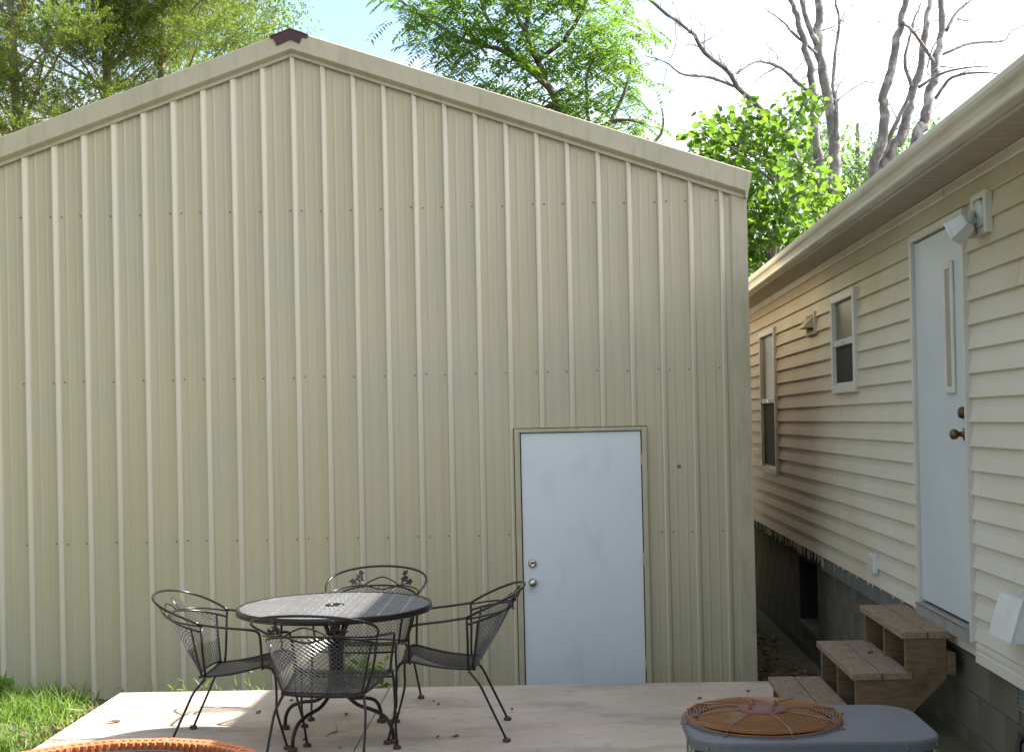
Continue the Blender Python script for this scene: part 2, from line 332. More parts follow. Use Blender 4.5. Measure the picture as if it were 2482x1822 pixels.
slab(-0.955, 0.795, -5.4, -2.627); slab(-0.955, 3.40, -12, -5.408)

# ------------------------------------------------------------------ shed
shed = empty('metal_shed', (0,0,-0.33)); tag(shed, 'tall beige ribbed metal shed with gable front and plain white door', 'shed')
SB = -0.33                               # shed base height
RB = 0.2286                              # rib spacing
def roofz(x): return 4.66 - 0.3375*abs(x)
DX0, DX1, DZ1 = 1.605, 2.605, 1.650     # door opening in the cladding
def rib_profile(x0, x1):
    """(x, outward depth) breaks of a ribbed panel between x0 and x1"""
    pts = []
    k0 = math.floor(x0/RB) - 1; k1 = math.ceil(x1/RB) + 1
    for k in range(k0, k1+1):
        c = k*RB
        pts += [(c-0.027,0),(c-0.019,0.027),(c-0.010,0.028),(c+0.012,0.015),(c+0.024,0)]
        for m in (RB/3, 2*RB/3): pts += [(c+m-0.012,0),(c+m-0.008,0.0034),(c+m+0.004,0.0034),(c+m+0.011,0)]
    pts.sort(); o = []
    def ev(x):
        for (a, da), (b, db) in zip(pts, pts[1:]):
            if a <= x <= b: return da + (db-da)*(x-a)/(b-a+1e-12)
        return 0
    xs = [x0] + [p[0] for p in pts if x0 < p[0] < x1] + [x1]
    return [(x, ev(x)) for x in xs]
def wall_panel(x0, x1, yb):
    segs = []
    cuts = [x0] + [c for c in (0.0, DX0, DX1) if x0 < c < x1] + [x1]
    b = MB()
    for a, c in zip(cuts, cuts[1:]):
        mid = (a+c)/2; zb = DZ1 if DX0 < mid < DX1 else SB
        pr = rib_profile(a, c)
        vs = []
        for x, d in pr:
            vs += [(x, yb-d, zb+0.33), (x, yb-d, roofz(x)-0.10+0.33)]
        n = len(pr); b.add(vs, [(2*i, 2*i+2, 2*i+3, 2*i+1) for i in range(n-1)])
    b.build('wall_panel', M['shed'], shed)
SX = 3.375
edges = [-SX] + [k*RB*4 - 0.0 for k in range(-3, 4)] + [SX]
for i, (a, c) in enumerate(zip(edges, edges[1:])):
    lap = 0.03
    wall_panel(max(-SX, a-lap), min(SX, c+lap-0.001), -0.0012*(i % 2))
# body behind the cladding, roof, trims
SD = 7.5
body = [(-SX+0.03, 0), (SX-0.03, 0), (SX-0.03, roofz(SX)-0.12+0.33), (0, roofz(0)-0.12+0.33), (-SX+0.03, roofz(SX)-0.12+0.33)]
MB().add([(x, 0.10, z) for x, z in body] + [(x, SD, z) for x, z in body],
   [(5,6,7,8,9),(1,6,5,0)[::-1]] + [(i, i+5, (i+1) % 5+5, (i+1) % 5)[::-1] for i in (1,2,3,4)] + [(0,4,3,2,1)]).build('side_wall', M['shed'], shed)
for s in (-1, 1):
    b = MB(); e = SX + 0.05
    z1 = 4.645+0.33; z2 = z1 - 0.3375*e
    b.prism([(0,z1),(s*e,z2),(s*e,z2-0.03),(0,z1-0.03)], 0.005, SD+0.1, 'y')
    b.build('roof', M['maroon'], shed)
    # rake trim: fascia, stepped underside and inner strip
    b = MB()
    def rk(x, dz): return (x, 4.673 - 0.3375*abs(x) + dz + 0.33)
    xe = s*3.425
    prof = [(0.05,0.002),(-0.072,0.0),(-0.077,-0.006),(-0.077,-0.140),(-0.073,-0.145),(-0.040,-0.163),(-0.036,-0.166),(-0.036,-0.186),(-0.033,-0.189),(-0.0225,-0.189)]
    vs = []
    for x in (0.0, xe):
        for d, dz in prof: xx, zz = rk(x, dz); vs.append((xx - (0.0 if x == 0 else s*max(0, -dz)*0.33), d, zz))
    n = len(prof)
    fs = [(i, i+1, i+1+n, i+n) if s > 0 else (i+n, i+1+n, i+1, i) for i in range(n-1)]
    b.add(vs, fs)
    b.build('rake_trim', M['trim'], shed)
    # end cap and corner trim
    b = MB(); b.prism([(s*3.425, 4.673-0.3375*3.425+0.33), (s*3.385, 4.673-0.3375*3.425+0.33-0.19), (s*3.37, 4.673-0.3375*3.425+0.33-0.19), (s*3.37, 4.673-0.3375*3.425+0.33)], -0.0765, 0.05, 'y'); b.build('rake_end', M['trim'], shed)
    zc = roofz(SX)-0.085+0.33
    b = MB(); xa, xb = sorted((s*3.268, s*3.386))
    b.prism([(s*3.258,0.002),(s*3.262,-0.012),(s*3.275,-0.024),(s*3.386,-0.026),(s*3.386,0.12),(s*3.380,0.12),(s*3.380,0.0)], 0, zc, 'z'); b.build('corner_trim', M['trim'], shed)
# maroon ridge cap end
b = MB()
b.prism([(-0.155,4.612+.33),(0,4.664+.33+0.014),(0.135,4.616+.33),(0.125,4.604+.33),(0.086,4.612+.33),(0.068,4.565+.33),(0,4.596+.33),(-0.103,4.553+.33),(-0.128,4.606+.33)], -0.086, 0.0, 'y')
b.prism([(-0.155,4.625+.33),(0,4.682+.33),(0.135,4.630+.33),(0.135,4.624+.33),(0,4.675+.33),(-0.155,4.619+.33)], -0.09, SD+0.12, 'y')
b.build('ridge_cap', M['maroon'], shed)
# horizontal seam shading in the sheets is a girt line; screws along the girts
b = MB()
Mscr = Matrix.Rotation(R(90), 4, 'X')
for zr in (3.324, 2.068, 0.850):
    for k in range(-14, 15):
        for dx in ((-0.042, 0.045) if k % 4 == 0 else (-0.042,)):
            x = k*RB + dx
            if DX0-0.03 < x < DX1+0.03 and zr < DZ1: continue
            if abs(x) > 3.25 or zr > roofz(x)-0.25: continue
            b.lathe([(0.0075,0),(0.0075,0.002),(0.0045,0.003),(0.0045,0.007),(0,0.0075)], 6, (x, -0.001, zr+0.33+random.uniform(-.006,.006)), Mscr)
for x, z in ((0.86+1.98, 1.34),):
    b.lathe([(0.016,0),(0.016,0.004),(0.008,0.006),(0.008,0.012),(0,0.013)], 8, (x, -0.001, z+0.33), Mscr)
o = b.build('screws', M['screw'], shed); tag(o, kind='stuff')
# door
fr = MB()
zt = 1.645+0.33
fr.box(1.612,1.652,-0.040,0.09,0,zt); fr.box(2.563,2.600,-0.040,0.09,0,zt); fr.box(1.652,2.563,-0.0402,0.09,1.618+0.33,zt-0.0005)
door_frame = fr.build('door_frame', M['trim'], shed)
MB().box(1.652,2.563,0.02,0.05,0.0,1.618+0.33).build('door_backing', M['dark'], shed)
dr = MB().bbox(1.660,2.556,-0.022,0.018,0.035,1.611+0.33,0.003).build('door', M['shed_door'], shed)
for z in (0.20, 0.99, 1.73):
    h = MB(); h.tube([(2.5585,-0.030,z-0.045),(2.5585,-0.030,z+0.045)], 0.007, 8); h.build('hinge', M['trim'], dr)
h = MB(); h.lathe([(0.034,0),(0.034,0.006),(0.027,0.018),(0.022,0.022),(0.010,0.022),(0.010,0.020),(0,0.020)], 20, (1.728,-0.022,0.636+0.33), Mscr); h.build('deadbolt', M['chrome'], dr, True)
h = MB(); h.lathe([(0.034,0),(0.033,0.008),(0.014,0.014),(0.013,0.030),(0.024,0.040),(0.029,0.052),(0.026,0.064),(0.015,0.070),(0,0.071)], 20, (1.728,-0.022,0.495+0.33), Mscr); h.build('door_knob', M['chrome'], dr, True)

# ------------------------------------------------------------------ house
HP = 0.0227
house = empty('cream_house', (3.929,0,-0.33), -HP); tag(house, 'long single storey house with cream vinyl lap siding and white gutter', 'house')
HZ = 0.33                                # local z of patio level
Y0, Y1 = -16.0, 5.6
LAP = 0.1143; ZL0 = 0.6215               # lap lines
door_op = (-3.556,-2.580,0.630,2.665); win_ops = [(-1.172,-0.400,1.848,2.540),(2.216,3.160,1.157,2.523)]
ops = [door_op] + win_ops
prof = [(0.015,LAP+0.010),(0.0098,0.068),(0.0062,0.052),(0.0015,0.028),(-0.0035,0.004),(-0.001,0.0),(0.015,0.0)]
def clip_prof(zlo, zhi):
    o = []
    n = len(prof)
    for i in range(n):
        a = prof[i]; c = prof[(i+1) % n]
        if zlo-1e-9 <= a[1] <= zhi+1e-9: o.append(a)
        for zc in (zlo, zhi):
            if (a[1]-zc)*(c[1]-zc) < 0:
                t = (zc-a[1])/(c[1]-a[1]); o.append((a[0]+(c[0]-a[0])*t, zc))
    ang = []
    cx = sum(p[0] for p in o)/len(o); cz = sum(p[1] for p in o)/len(o)
    return o
nc = 0
for k in range(19):
    z0 = ZL0 + k*LAP; ztop = 2.775
    ys = [Y0] ; y = Y0 + random.uniform(1.5,3.5)
    while y < Y1-0.8: ys.append(y); y += random.uniform(3.0,3.7)
    ys.append(Y1)
    cuts = sorted(set(ys + [c for o_ in ops for c in (o_[0]+0.006, o_[1]-0.006)]))
    for a, c in zip(cuts, cuts[1:]):
        if c < -9 and a < -9 and False: continue
        mid = (a+c)/2; lo, hi = 0.0, min(LAP+0.010, ztop-z0)
        parts = [(lo, hi)]
        for o_ in ops:
            if o_[0] < mid < o_[1]:
                new = []
                for l, h_ in parts:
                    if o_[2]-z0 > l+0.004: new.append((l, min(h_, o_[2]-z0+0.006)))
                    if o_[3]-z0 < h_-0.004: new.append((max(l, o_[3]-z0-0.006), h_))
                parts = new
        for l, h_ in parts:
            pp = prof if (l <= 0 and h_ >= LAP+0.0099) else clip_prof(l, h_)
            if len(pp) < 3 or h_-l < 0.012: continue
            dx = random.uniform(-.0007,.0007)
            b = MB(); b.prism([(x+dx, zz+z0+HZ) for x, zz in pp], a+0.0012, c-0.0012, 'y'); b.build('siding_board', M['siding'], house)
# wall core with openings (sheathing)
b = MB()
zc0, zc1 = 0.54+HZ, 2.83+HZ
ycuts = sorted([Y0, Y1] + [c for o_ in ops for c in o_[:2]])
for a, c in zip(ycuts, ycuts[1:]):
    mid = (a+c)/2; sp = [(zc0, zc1)]
    for o_ in ops:
        if o_[0] < mid < o_[1]: sp = [(zc0, o_[2]+HZ), (o_[3]+HZ, zc1)]
    for l, h_ in sp: b.box(0.015, 0.12, a, c, l, h_)
b.box(0.015, 8.0, Y1, Y1+0.1, zc0, zc1); b.box(0.015, 8.0, Y0-0.1, Y0, zc0, zc1); b.box(7.9, 8.0, Y0, Y1, zc0, zc1); b.box(0.13, 7.89, Y0, Y1, zc0-0.05, zc0)
b.build('wall', M['siding'], house)
MB().box(0.119, 0.125, Y0, Y1, zc0, zc1).build('inner_wall', M['dark'], house)
# starter strip at the foot of the siding (lost beyond the steps)
b = MB()
b.prism([(0.006,0.6205+HZ),(-0.002,0.616+HZ),(-0.004,0.592+HZ),(0.004,0.588+HZ),(0.002,0.575+HZ),(-0.003,0.570+HZ),(-0.005,0.524+HZ),(0.004,0.518+HZ),(0.014,0.52+HZ),(0.014,0.6205+HZ)], Y0, -3.575, 'y')
b.build('starter_strip', M['siding'], house)
b = MB(); b.box(0.008, 0.0145, -2.57, 0.32, 0.515+HZ, 0.619+HZ); b.build('flashing', M['flashing'], house)
MB().box(0.0105, 0.0148, 0.32, Y1, 0.53+HZ, 0.6205+HZ).build('bare_sheathing', M['dark'], house)
b = MB(); y = -0.25
while y < 4.8:
    w = random.uniform(0.012,0.05); 
    if random.random() < (0.30 if y < 0.9 else 0.72):
        zb = random.uniform(0.535,0.555) if random.random() < .7 else random.uniform(.56,.59)
        zt_ = 0.6195 if random.random() < .75 else random.uniform(.585,.61)
        xo = random.uniform(-.004,.002); lean = random.uniform(-.02,.02)
        b.prism([(y,zt_+HZ),(y+w,zt_+HZ),(y+w*random.uniform(.5,.9)+lean,zb+HZ),(y+lean,zb+0.01+HZ)], xo, xo+0.004, 'x')
    y += w + random.uniform(0.01,0.04)
o = b.build('torn_trim_remnants', M['torn'], house); tag(o, kind='stuff')
b = MB(); y = -2.5
while y < -0.3:
    w = random.uniform(.03,.16); b.prism([(y,0.622+HZ),(y+w,0.622+HZ),(y+w*.7,0.606+HZ-random.uniform(0,.012)),(y+w*.2,0.61+HZ)], 0.0, 0.006, 'x'); y += w+random.uniform(.02,.25)
o = b.build('ragged_siding_edge', M['torn'], house); tag(o, kind='stuff')
# trim under the soffit
b = MB(); b.prism([(0.012,2.765+HZ),(-0.006,2.765+HZ),(-0.012,2.772+HZ),(-0.012,2.806+HZ),(-0.018,2.812+HZ),(0.012,2.812+HZ)], Y0, Y1, 'y'); b.build('soffit_trim', M['gutter'], house)
# soffit panels with grooves
zs = 2.815+HZ
src_panel = None
y = -9.0
while y < Y1-0.3:
    if src_panel is None:
        b = MB(); pr = []
        for k in range(3):
            a = k*0.1016; pr += [(a+0.001, zs+0.006),(a+0.005, zs),(a+0.0955, zs),(a+0.0995, zs+0.006)]
        pr += [(0.3045, zs+0.012),(0.0005, zs+0.012)]
        b.prism(pr, -0.225, 0.012, 'x'); me = b.mesh('soffit_panel'); me.materials.append(M['soffit']); src_panel = me
    o = inst('soffit_panel', src_panel, house, Matrix.Translation((random.uniform(-.001,.001), y, random.uniform(-.001,.001)))); y += 0.3048
MB().box(-0.225, 0.012, Y0, -9.0, zs+0.001, zs+0.013).build('soffit', M['soffit'], house)
b = MB(); b.prism([(-0.222,2.800+HZ),(-0.228,2.797+HZ),(-0.246,2.797+HZ),(-0.246,2.90+HZ),(-0.222,2.90+HZ)], Y0, Y1, 'y'); b.build('fascia', M['gutter'], house)
# K-style gutter
gp = [(-0.248,2.905),(-0.248,2.806),(-0.254,2.801),(-0.300,2.801),(-0.306,2.806),(-0.308,2.826),(-0.318,2.845),(-0.334,2.858),(-0.341,2.872),(-0.341,2.892),(-0.336,2.898),(-0.326,2.898),(-0.326,2.893),(-0.335,2.890),(-0.335,2.873),(-0.330,2.861),(-0.313,2.848),(-0.303,2.828),(-0.300,2.806),(-0.254,2.806),(-0.2525,2.905)]
b = MB(); b.prism([(x, z+HZ) for x, z in gp], Y0, Y1+0.05, 'y'); b.build('gutter', M['gutter'], house)
# roof
b = MB(); rs = 0.27
b.prism([(-0.30,2.905+HZ),(4.0,2.905+HZ+4.3*rs),(8.3,2.905+HZ),(8.3,2.925+HZ),(4.0,2.93+HZ+4.3*rs),(-0.30,2.925+HZ)], Y0-0.2, Y1+0.2, 'y'); b.build('roof', M['roof'], house)
MB().prism([(0.02,2.83+HZ),(7.98,2.83+HZ),(7.98,2.90+HZ),(4.0,2.9+HZ+3.9*rs),(0.02,2.90+HZ)], Y1, Y1+0.09, 'y').build('gable_end', M['siding'], house)
# seams in trim: dark cracks where the soffit trim pieces meet
for ys_ in (-3.27, -0.93, 2.3):
    b = MB(); b.prism([(ys_,2.766+HZ),(ys_+0.006,2.766+HZ),(ys_+0.016,2.812+HZ),(ys_+0.008,2.812+HZ)], -0.0126, -0.0115, 'x'); b.build('trim_crack', M['dark'], house)
# door in the house
y0, y1, z0, z1 = door_op
b = MB()
b.box(-0.016,0.10,y0,y0+0.030,z0-0.02+HZ,z1+HZ); b.box(-0.016,0.10,y1-0.040,y1,z0-0.02+HZ,z1+HZ); b.box(-0.0163,0.10,y0+0.030,y1-0.040,z1-0.040+HZ,z1-0.0004+HZ)
hf = b.build('door_frame', M['white'], house)
MB().box(-0.030,0.10,y0+0.031,y1-0.041,z0-0.025+HZ,z0+0.045+HZ).build('threshold', M['thresh'], house)
MB().box(-0.034,-0.0305,y0+0.032,y1-0.042,z0+0.036+HZ,z0+0.046+HZ).build('threshold_lip', M['chrome'], house)
hd = MB().bbox(0.004,0.05,y0+0.034,y1-0.046,z0+0.060+HZ,z1-0.048+HZ,0.003).build('door', M['house_door'], house)
MB().box(0.052,0.06,y0+0.045,y1-0.055,z0+HZ,z1+HZ).build('door_backing', M['dark'], house)
ly0, ly1, lz0, lz1 = -3.345,-3.182,1.793,2.442
b = MB(); t_ = 0.034
b.bbox(-0.010,0.0039,ly0,ly0+t_,lz0+HZ,lz1+HZ); b.bbox(-0.010,0.0039,ly1-t_,ly1,lz0+HZ,lz1+HZ); b.bbox(-0.0103,0.0038,ly0+t_*.7,ly1-t_*.7,lz0-0.001+HZ,lz0+t_+HZ); b.bbox(-0.0103,0.0038,ly0+t_*.7,ly1-t_*.7,lz1-t_+HZ,lz1+0.001+HZ)
lf = b.build('window_frame', M['white'], hd)
MB().box(-0.001,0.0038,ly0+t_,ly1-t_,lz0+t_+HZ,lz1-t_+HZ).build('pane', M['door_pane'], hd)
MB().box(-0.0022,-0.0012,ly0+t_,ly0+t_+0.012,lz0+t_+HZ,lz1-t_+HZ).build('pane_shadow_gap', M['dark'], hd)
Mx = Matrix.Rotation(R(-90), 4, 'Y')
b = MB(); b.lathe([(0.031,0),(0.031,0.006),(0.026,0.026),(0.021,0.032),(0,0.033)], 18, (0.008,-3.462,1.697+HZ), Mx); b.build('deadbolt', M['bronze'], hd, True)
b = MB(); b.lathe([(0.033,0),(0.032,0.008),(0.013,0.014),(0.012,0.034),(0.022,0.042),(0.026,0.056),(0.023,0.068),(0.014,0.074),(0,0.075)], 18, (0.008,-3.462,1.594+HZ), Mx); b.build('door_knob', M['bronze'], hd, True)
# windows
for (y0, y1, z0, z1), split in zip(win_ops, (2.198, 1.845)):
    w = empty('window', (0,0,0)); w.parent = house
    b = MB(); t_ = 0.055
    b.bbox(-0.020,0.04,y0,y0+t_,z0+HZ,z1+HZ); b.bbox(-0.020,0.04,y1-t_,y1,z0+HZ,z1+HZ)
    b.bbox(-0.0205,0.04,y0+0.004,y1-0.004,z1-t_+HZ,z1-0.0005+HZ); b.bbox(-0.0205,0.04,y0+0.004,y1-0.004,z0+0.0005+HZ,z0+t_+HZ)
    b.build('frame', M['white'], w)
    MB().bbox(-0.012,0.035,y0+t_-0.002,y1-t_+0.002,split-0.022+HZ,split+0.022+HZ).build('meeting_rail', M['white'], w)
    MB().box(0.012,0.016,y0+t_,y1-t_,split+0.022+HZ,z1-t_+HZ).build('upper_pane', M['film'], w)
    MB().box(0.022,0.026,y0+t_,y1-t_,z0+t_+HZ,split-0.022+HZ).build('lower_pane', M['glass'], w)
    b = MB(); yy = y0+t_+0.01
    b.box(0.004,0.008,y0+t_,y0+t_+0.02,z0+t_+HZ,split-0.022+HZ); b.box(0.004,0.008,y0+t_,y1-t_,z0+t_+HZ,z0+t_+0.02+HZ)
    b.build('screen_frame', M['white'], w)
    MB().box(-0.016,-0.012,(y0+y1)/2-0.03,(y0+y1)/2+0.03,split-0.010+HZ,split+0.012+HZ).build('latch', M['chrome'], w)
    MB().box(0.0085,0.0105,y0+t_+0.02,y1-t_,z0+t_+0.02+HZ,split-0.022+HZ).build('insect_screen', M['screen'], w)
    if False: 
        b = MB(); yy = y0+t_
        for q in range(5): b.tube([(0.010, y0+t_+0.11*(q+1), split+0.03+HZ),(0.010, y0+t_+0.11*(q+1), z1-t_+HZ)], 0.0015, 4)
        b.build('blind_cords', M['white'], w)
# foundation
fd = empty('foundation', (0,0,0)); fd.parent = house
MB().box(0.052,0.22,Y0,0.69,-0.15,0.535+HZ).box(0.052,0.22,1.41,Y1,-0.15,0.535+HZ).box(0.052,0.22,0.69,1.41,-0.15,-0.03+HZ).build('mortar_bed', M['mortar'], fd)
MB().box(0.85,0.86,Y0,Y1,-0.15,0.53+HZ).build('crawl_space', M['dark'], fd)
blk = []
for v in range(3):
    b = MB(); b.bbox(0.046,0.20,0.005,0.392,0.005,0.192,0.005); me = b.mesh('block'); me.materials.append(M['block']); blk.append(me)
for r_ in range(4):
    zb = 0.522 - 0.197*(r_+1) + HZ; y = -8.0 + (0.2 if r_ % 2 else 0)
    while y < Y1-0.4:
        if not (0.69-0.39 < y < 1.41 and zb > -0.1+HZ-0.02):
            o = inst('block', blk[0], fd, Matrix.Translation((random.uniform(-.003,.003), y, zb)))
        y += 0.398
b = MB(); b.bbox(0.046,0.20,0.31,0.686,0.522-0.192+HZ,0.522+HZ-0.003,0.005); b.bbox(0.0463,0.20,0.31,0.686,0.522-0.389+HZ,0.522+HZ-0.2,0.005); b.bbox(0.046,0.20,0.31,0.686,0.522-0.586+HZ,0.522+HZ-0.397,0.005)
b.build('jamb_block', M['block'], fd)
MB().bbox(0.02,0.20,0.66,1.44,-0.085+HZ,-0.032+HZ,0.006).build('opening_ledge', M['block'], fd)
b = MB(); b.box(0.030,0.60,1.385,1.4095,-0.029+HZ,0.53+HZ); b.box(0.031,0.60,0.70,1.384,0.50+HZ,0.531+HZ); b.build('opening_lining', M['tar'], fd)  # black boards added so the crawl opening reads as deep shade
for vy0, vy1, vz0, vz1 in ((-0.825,-0.530,0.41,0.512),(-4.30,-4.012,0.40,0.508)):
    b = MB(); t_ = 0.012
    b.box(0.034,0.0455,vy0,vy1,vz0+HZ,vz0+t_+HZ); b.box(0.034,0.0455,vy0,vy1,vz1-t_+HZ,vz1+HZ); b.box(0.0342,0.0454,vy0,vy0+t_,vz0+HZ+.001,vz1+HZ-.001); b.box(0.0342,0.0454,vy1-t_,vy1,vz0+HZ+.001,vz1+HZ-.001)
    v = b.build('vent', M['flashing'], fd)
    MB().box(0.0428,0.0456,vy0+t_,vy1-t_,vz0+t_+HZ,vz1-t_+HZ).build('vent_backing', M['dark'], v)
    b = MB()
    for q in range(4):
        zz = vz0+t_+0.004+q*0.02+HZ; b.prism([(0.0425,zz+0.014),(0.0445,zz+0.014),(0.038,zz),(0.036,zz)], vy0+t_, vy1-t_, 'y')
    b.build('louvre', M['flashing'], v)
# sill footing at the wall foot (near the steps)
MB().bbox(-0.06,0.045,-9,-1.2,-0.02+HZ,0.055+HZ,0.012).build('footing', M['block'], fd)
def hp(x, y, z): return house.matrix_basis @ Vector((x, y, z+HZ))
bpy.context.view_layer.update()
def hthing(name, label, cat, group=None):
    o = empty(name, house.location, -HP); tag(o, label, cat, group); return o
# exhaust vent hood
t = hthing('exhaust_vent', 'small square cream exhaust vent hood on siding between the two windows', 'vent')
b = MB(); yv0, yv1, zv0, zv1 = 0.235,0.62,2.322,2.500
b.bbox(-0.014,0.012,yv0,yv0+0.05,zv0+HZ,zv1+HZ); b.bbox(-0.014,0.012,yv1-0.05,yv1,zv0+HZ,zv1+HZ); b.bbox(-0.0145,0.012,yv0+.01,yv1-.01,zv1-0.03+HZ,zv1-.0005+HZ); b.bbox(-0.0145,0.012,yv0+.01,yv1-.01,zv0+.0005+HZ,zv0+0.03+HZ)
b.build('frame', M['siding'], t)
b = MB(); b.prism([(-0.002,zv1-0.03+HZ),(-0.075,zv0+0.075+HZ),(-0.08,zv0+0.06+HZ),(-0.002,zv0+0.055+HZ)], yv0+0.06, yv1-0.06, 'y'); b.build('hood', M['siding'], t)
MB().box(0.002,0.004,yv0+0.05,yv1-0.05,zv0+0.03+HZ,zv1-0.03+HZ).build('backing', M['dark'], t)
# flood light above the door
t = hthing('flood_light', 'white twin flood light fixture on siding beside top of house door', 'light')
fy0, fy1, fz0, fz1 = -3.93,-3.722,2.497,2.690
b = MB(); b.bbox(-0.026,0.012,fy0,fy0+0.03,fz0+HZ,fz1+HZ); b.bbox(-0.026,0.012,fy1-0.03,fy1,fz0+HZ,fz1+HZ); b.bbox(-0.0265,0.012,fy0+.005,fy1-.005,fz1-0.03+HZ,fz1-.0005+HZ); b.bbox(-0.0265,0.012,fy0+.005,fy1-.005,fz0+.0005+HZ,fz0+0.03+HZ)
b.box(-0.004,0.012,fy0+0.03,fy1-0.03,fz0+0.03+HZ,fz1-0.03+HZ); b.build('mounting_plate', M['white'], t)
b = MB(); b.lathe([(0.066,0),(0.066,0.018),(0.058,0.026),(0,0.027)], 22, (-0.004,-3.826,2.592+HZ), Mx); b.build('canopy', M['box_white'], t, True)
def floodhead(c, dirv, roll):
    q = Vector(dirv).normalized().to_track_quat('Z', 'Y').to_matrix().to_4x4() @ Matrix.Rotation(roll, 4, 'Z'); c = Vector(c)
    def ring(hx, hy, z): return [c + (q @ Vector((x*0.8, y*0.8, z*0.8))) for x, y in ((-hx,-hy),(hx,-hy),(hx,hy),(-hx,hy))]
    R_ = [ring(0.026,0.034,-0.055), ring(0.034,0.044,-0.045), ring(0.045,0.062,0.045), ring(0.049,0.066,0.050), ring(0.049,0.066,0.066), ring(0.044,0.060,0.066)]
    b = MB(); b.add([p for r_ in R_ for p in r_], [(0,3,2,1)] + [(j*4+i, j*4+(i+1) % 4, (j+1)*4+(i+1) % 4, (j+1)*4+i) for j in range(5) for i in range(4)])
    o = b.build('lamp_head', M['box_white'], t)
    b = MB(); b.add(ring(0.0435,0.0595,0.060), [(0,1,2,3)]); b.build('lens', M['lens'], o)
floodhead((-0.108,-3.865,2.530+HZ), (-0.55,0.55,-0.55), 0.4)
b = MB(); b.tube(smooth_line([(-0.028,-3.80,2.600+HZ),(-0.05,-3.82,2.592+HZ),(-0.065,-3.86,2.575+HZ),(-0.085,-3.885,2.555+HZ)]), 0.014, 8); b.tube([(-0.028,-3.83,2.57+HZ),(-0.055,-3.80,2.55+HZ)], 0.012, 8); b.build('swivel_arm', M['box_white'], t, True)
b = MB(); b.lathe([(0.026,0),(0.03,0.03),(0.03,0.055),(0.022,0.065),(0,0.066)], 14, (-0.055,-3.79,2.555+HZ), Matrix.Rotation(R(170),4,'X')); b.build('motion_sensor', M['white'], t, True)
# outlet cover
t = hthing('outlet_cover', 'white weatherproof outlet cover on lower siding left of the wooden steps', 'outlet')
MB().bbox(-0.022,0.01,-1.600,-1.430,0.703+HZ,0.823+HZ,0.004).build('cover', M['box_white'], t)
MB().bbox(-0.0265,-0.0222,-1.572,-1.462,0.720+HZ,0.806+HZ,0.002).build('flap', M['white'], t)
# electrical box (right edge of frame)
t = hthing('electrical_box', 'white sloped-top electrical disconnect box on siding near foundation vent', 'electrical box')
b = MB(); b.prism([(0.0,0.735+HZ),(-0.085,0.735+HZ),(-0.085,0.735+HZ+0.004),(-0.030,0.905+HZ),(0.0,0.915+HZ)], -4.32, -4.05, 'y'); b.build('housing', M['box_white'], t)
b = MB(); b.prism([(-0.031,0.912+HZ),(-0.0845,0.738+HZ),(-0.089,0.738+HZ),(-0.035,0.917+HZ)], -4.327, -4.043, 'y'); b.build('lid', M['box_white'], t)
# black conduit and cable
t = hthing('black_conduit', 'black power conduit running down the block foundation below the electrical box', 'conduit')
b = MB(); b.tube(smooth_line([(0.02,-4.30,0.36+HZ),(-0.02,-4.27,0.345+HZ),(-0.05,-4.28,0.30+HZ),(-0.06,-4.36,0.20+HZ),(-0.09,-4.5,0.10+HZ),(-0.16,-4.7,0.02+HZ)]), 0.014, 8); b.build('flexible_conduit', M['black_rubber'], t, True)
b = MB(); b.lathe([(0.03,-0.03),(0.034,-0.02),(0.034,0.02),(0.026,0.035),(0.02,0.05)], 12, (-0.01,-4.275,0.35+HZ), Matrix.Rotation(R(60),4,'Y')); b.build('elbow_fitting', M['black_rubber'], t, True)

# ------------------------------------------------------------------ wooden steps
st = hthing('wooden_steps', 'weathered three-tread wooden steps leading up to the house door', 'steps')
ya, yb = -3.235, -2.285
treads = [(-0.785,-0.490,0.205),(-0.510,-0.215,0.410),(-0.262,-0.003,0.612)]
for i, (xa, xb, z) in enumerate(treads):
    mid = (xa+xb)/2
    for p0, p1 in ((xa, mid-0.003),(mid+0.003, xb)):
        sh = random.uniform(-.006,.006)
        MB().bbox(p0,p1,ya+sh-0.01*(i==0),yb+sh+0.012*(2-i),z-0.036+HZ,z+HZ+random.uniform(-.001,.001),0.003).build('tread_board', M['wood'], st)
b = MB()
for xa, xb, z in treads:
    for xx in (xa+0.035, (xa+xb)/2-0.035, (xa+xb)/2+0.035, xb-0.035):
        for yy in (ya+0.03, (ya+yb)/2, yb-0.03): b.lathe([(0.0045,0),(0.004,0.0015),(0,0.002)], 6, (xx+random.uniform(-.004,.004), yy+random.uniform(-.006,.006), z+HZ+0.0005))
tag(b.build('nail_heads', M['screw'], st), kind='stuff')
sp_ = [(-0.765,0.0+HZ),(-0.765,0.168+HZ),(-0.490,0.168+HZ),(-0.490,0.373+HZ),(-0.240,0.373+HZ),(-0.240,0.575+HZ),(-0.042,0.575+HZ),(-0.042,0.38+HZ),(-0.08,0.34+HZ),(-0.42,0.0+HZ)]
for y in (ya+0.012, (ya+yb)/2-0.02, yb-0.05):
    MB().prism(sp_, y, y+0.038, 'y').build('stringer', M['wood_side'], st)
MB().bbox(-0.040,-0.006,ya-0.03,yb+0.0,0.40+HZ,0.510+HZ,0.003).build('ledger', M['wood_side'], st)

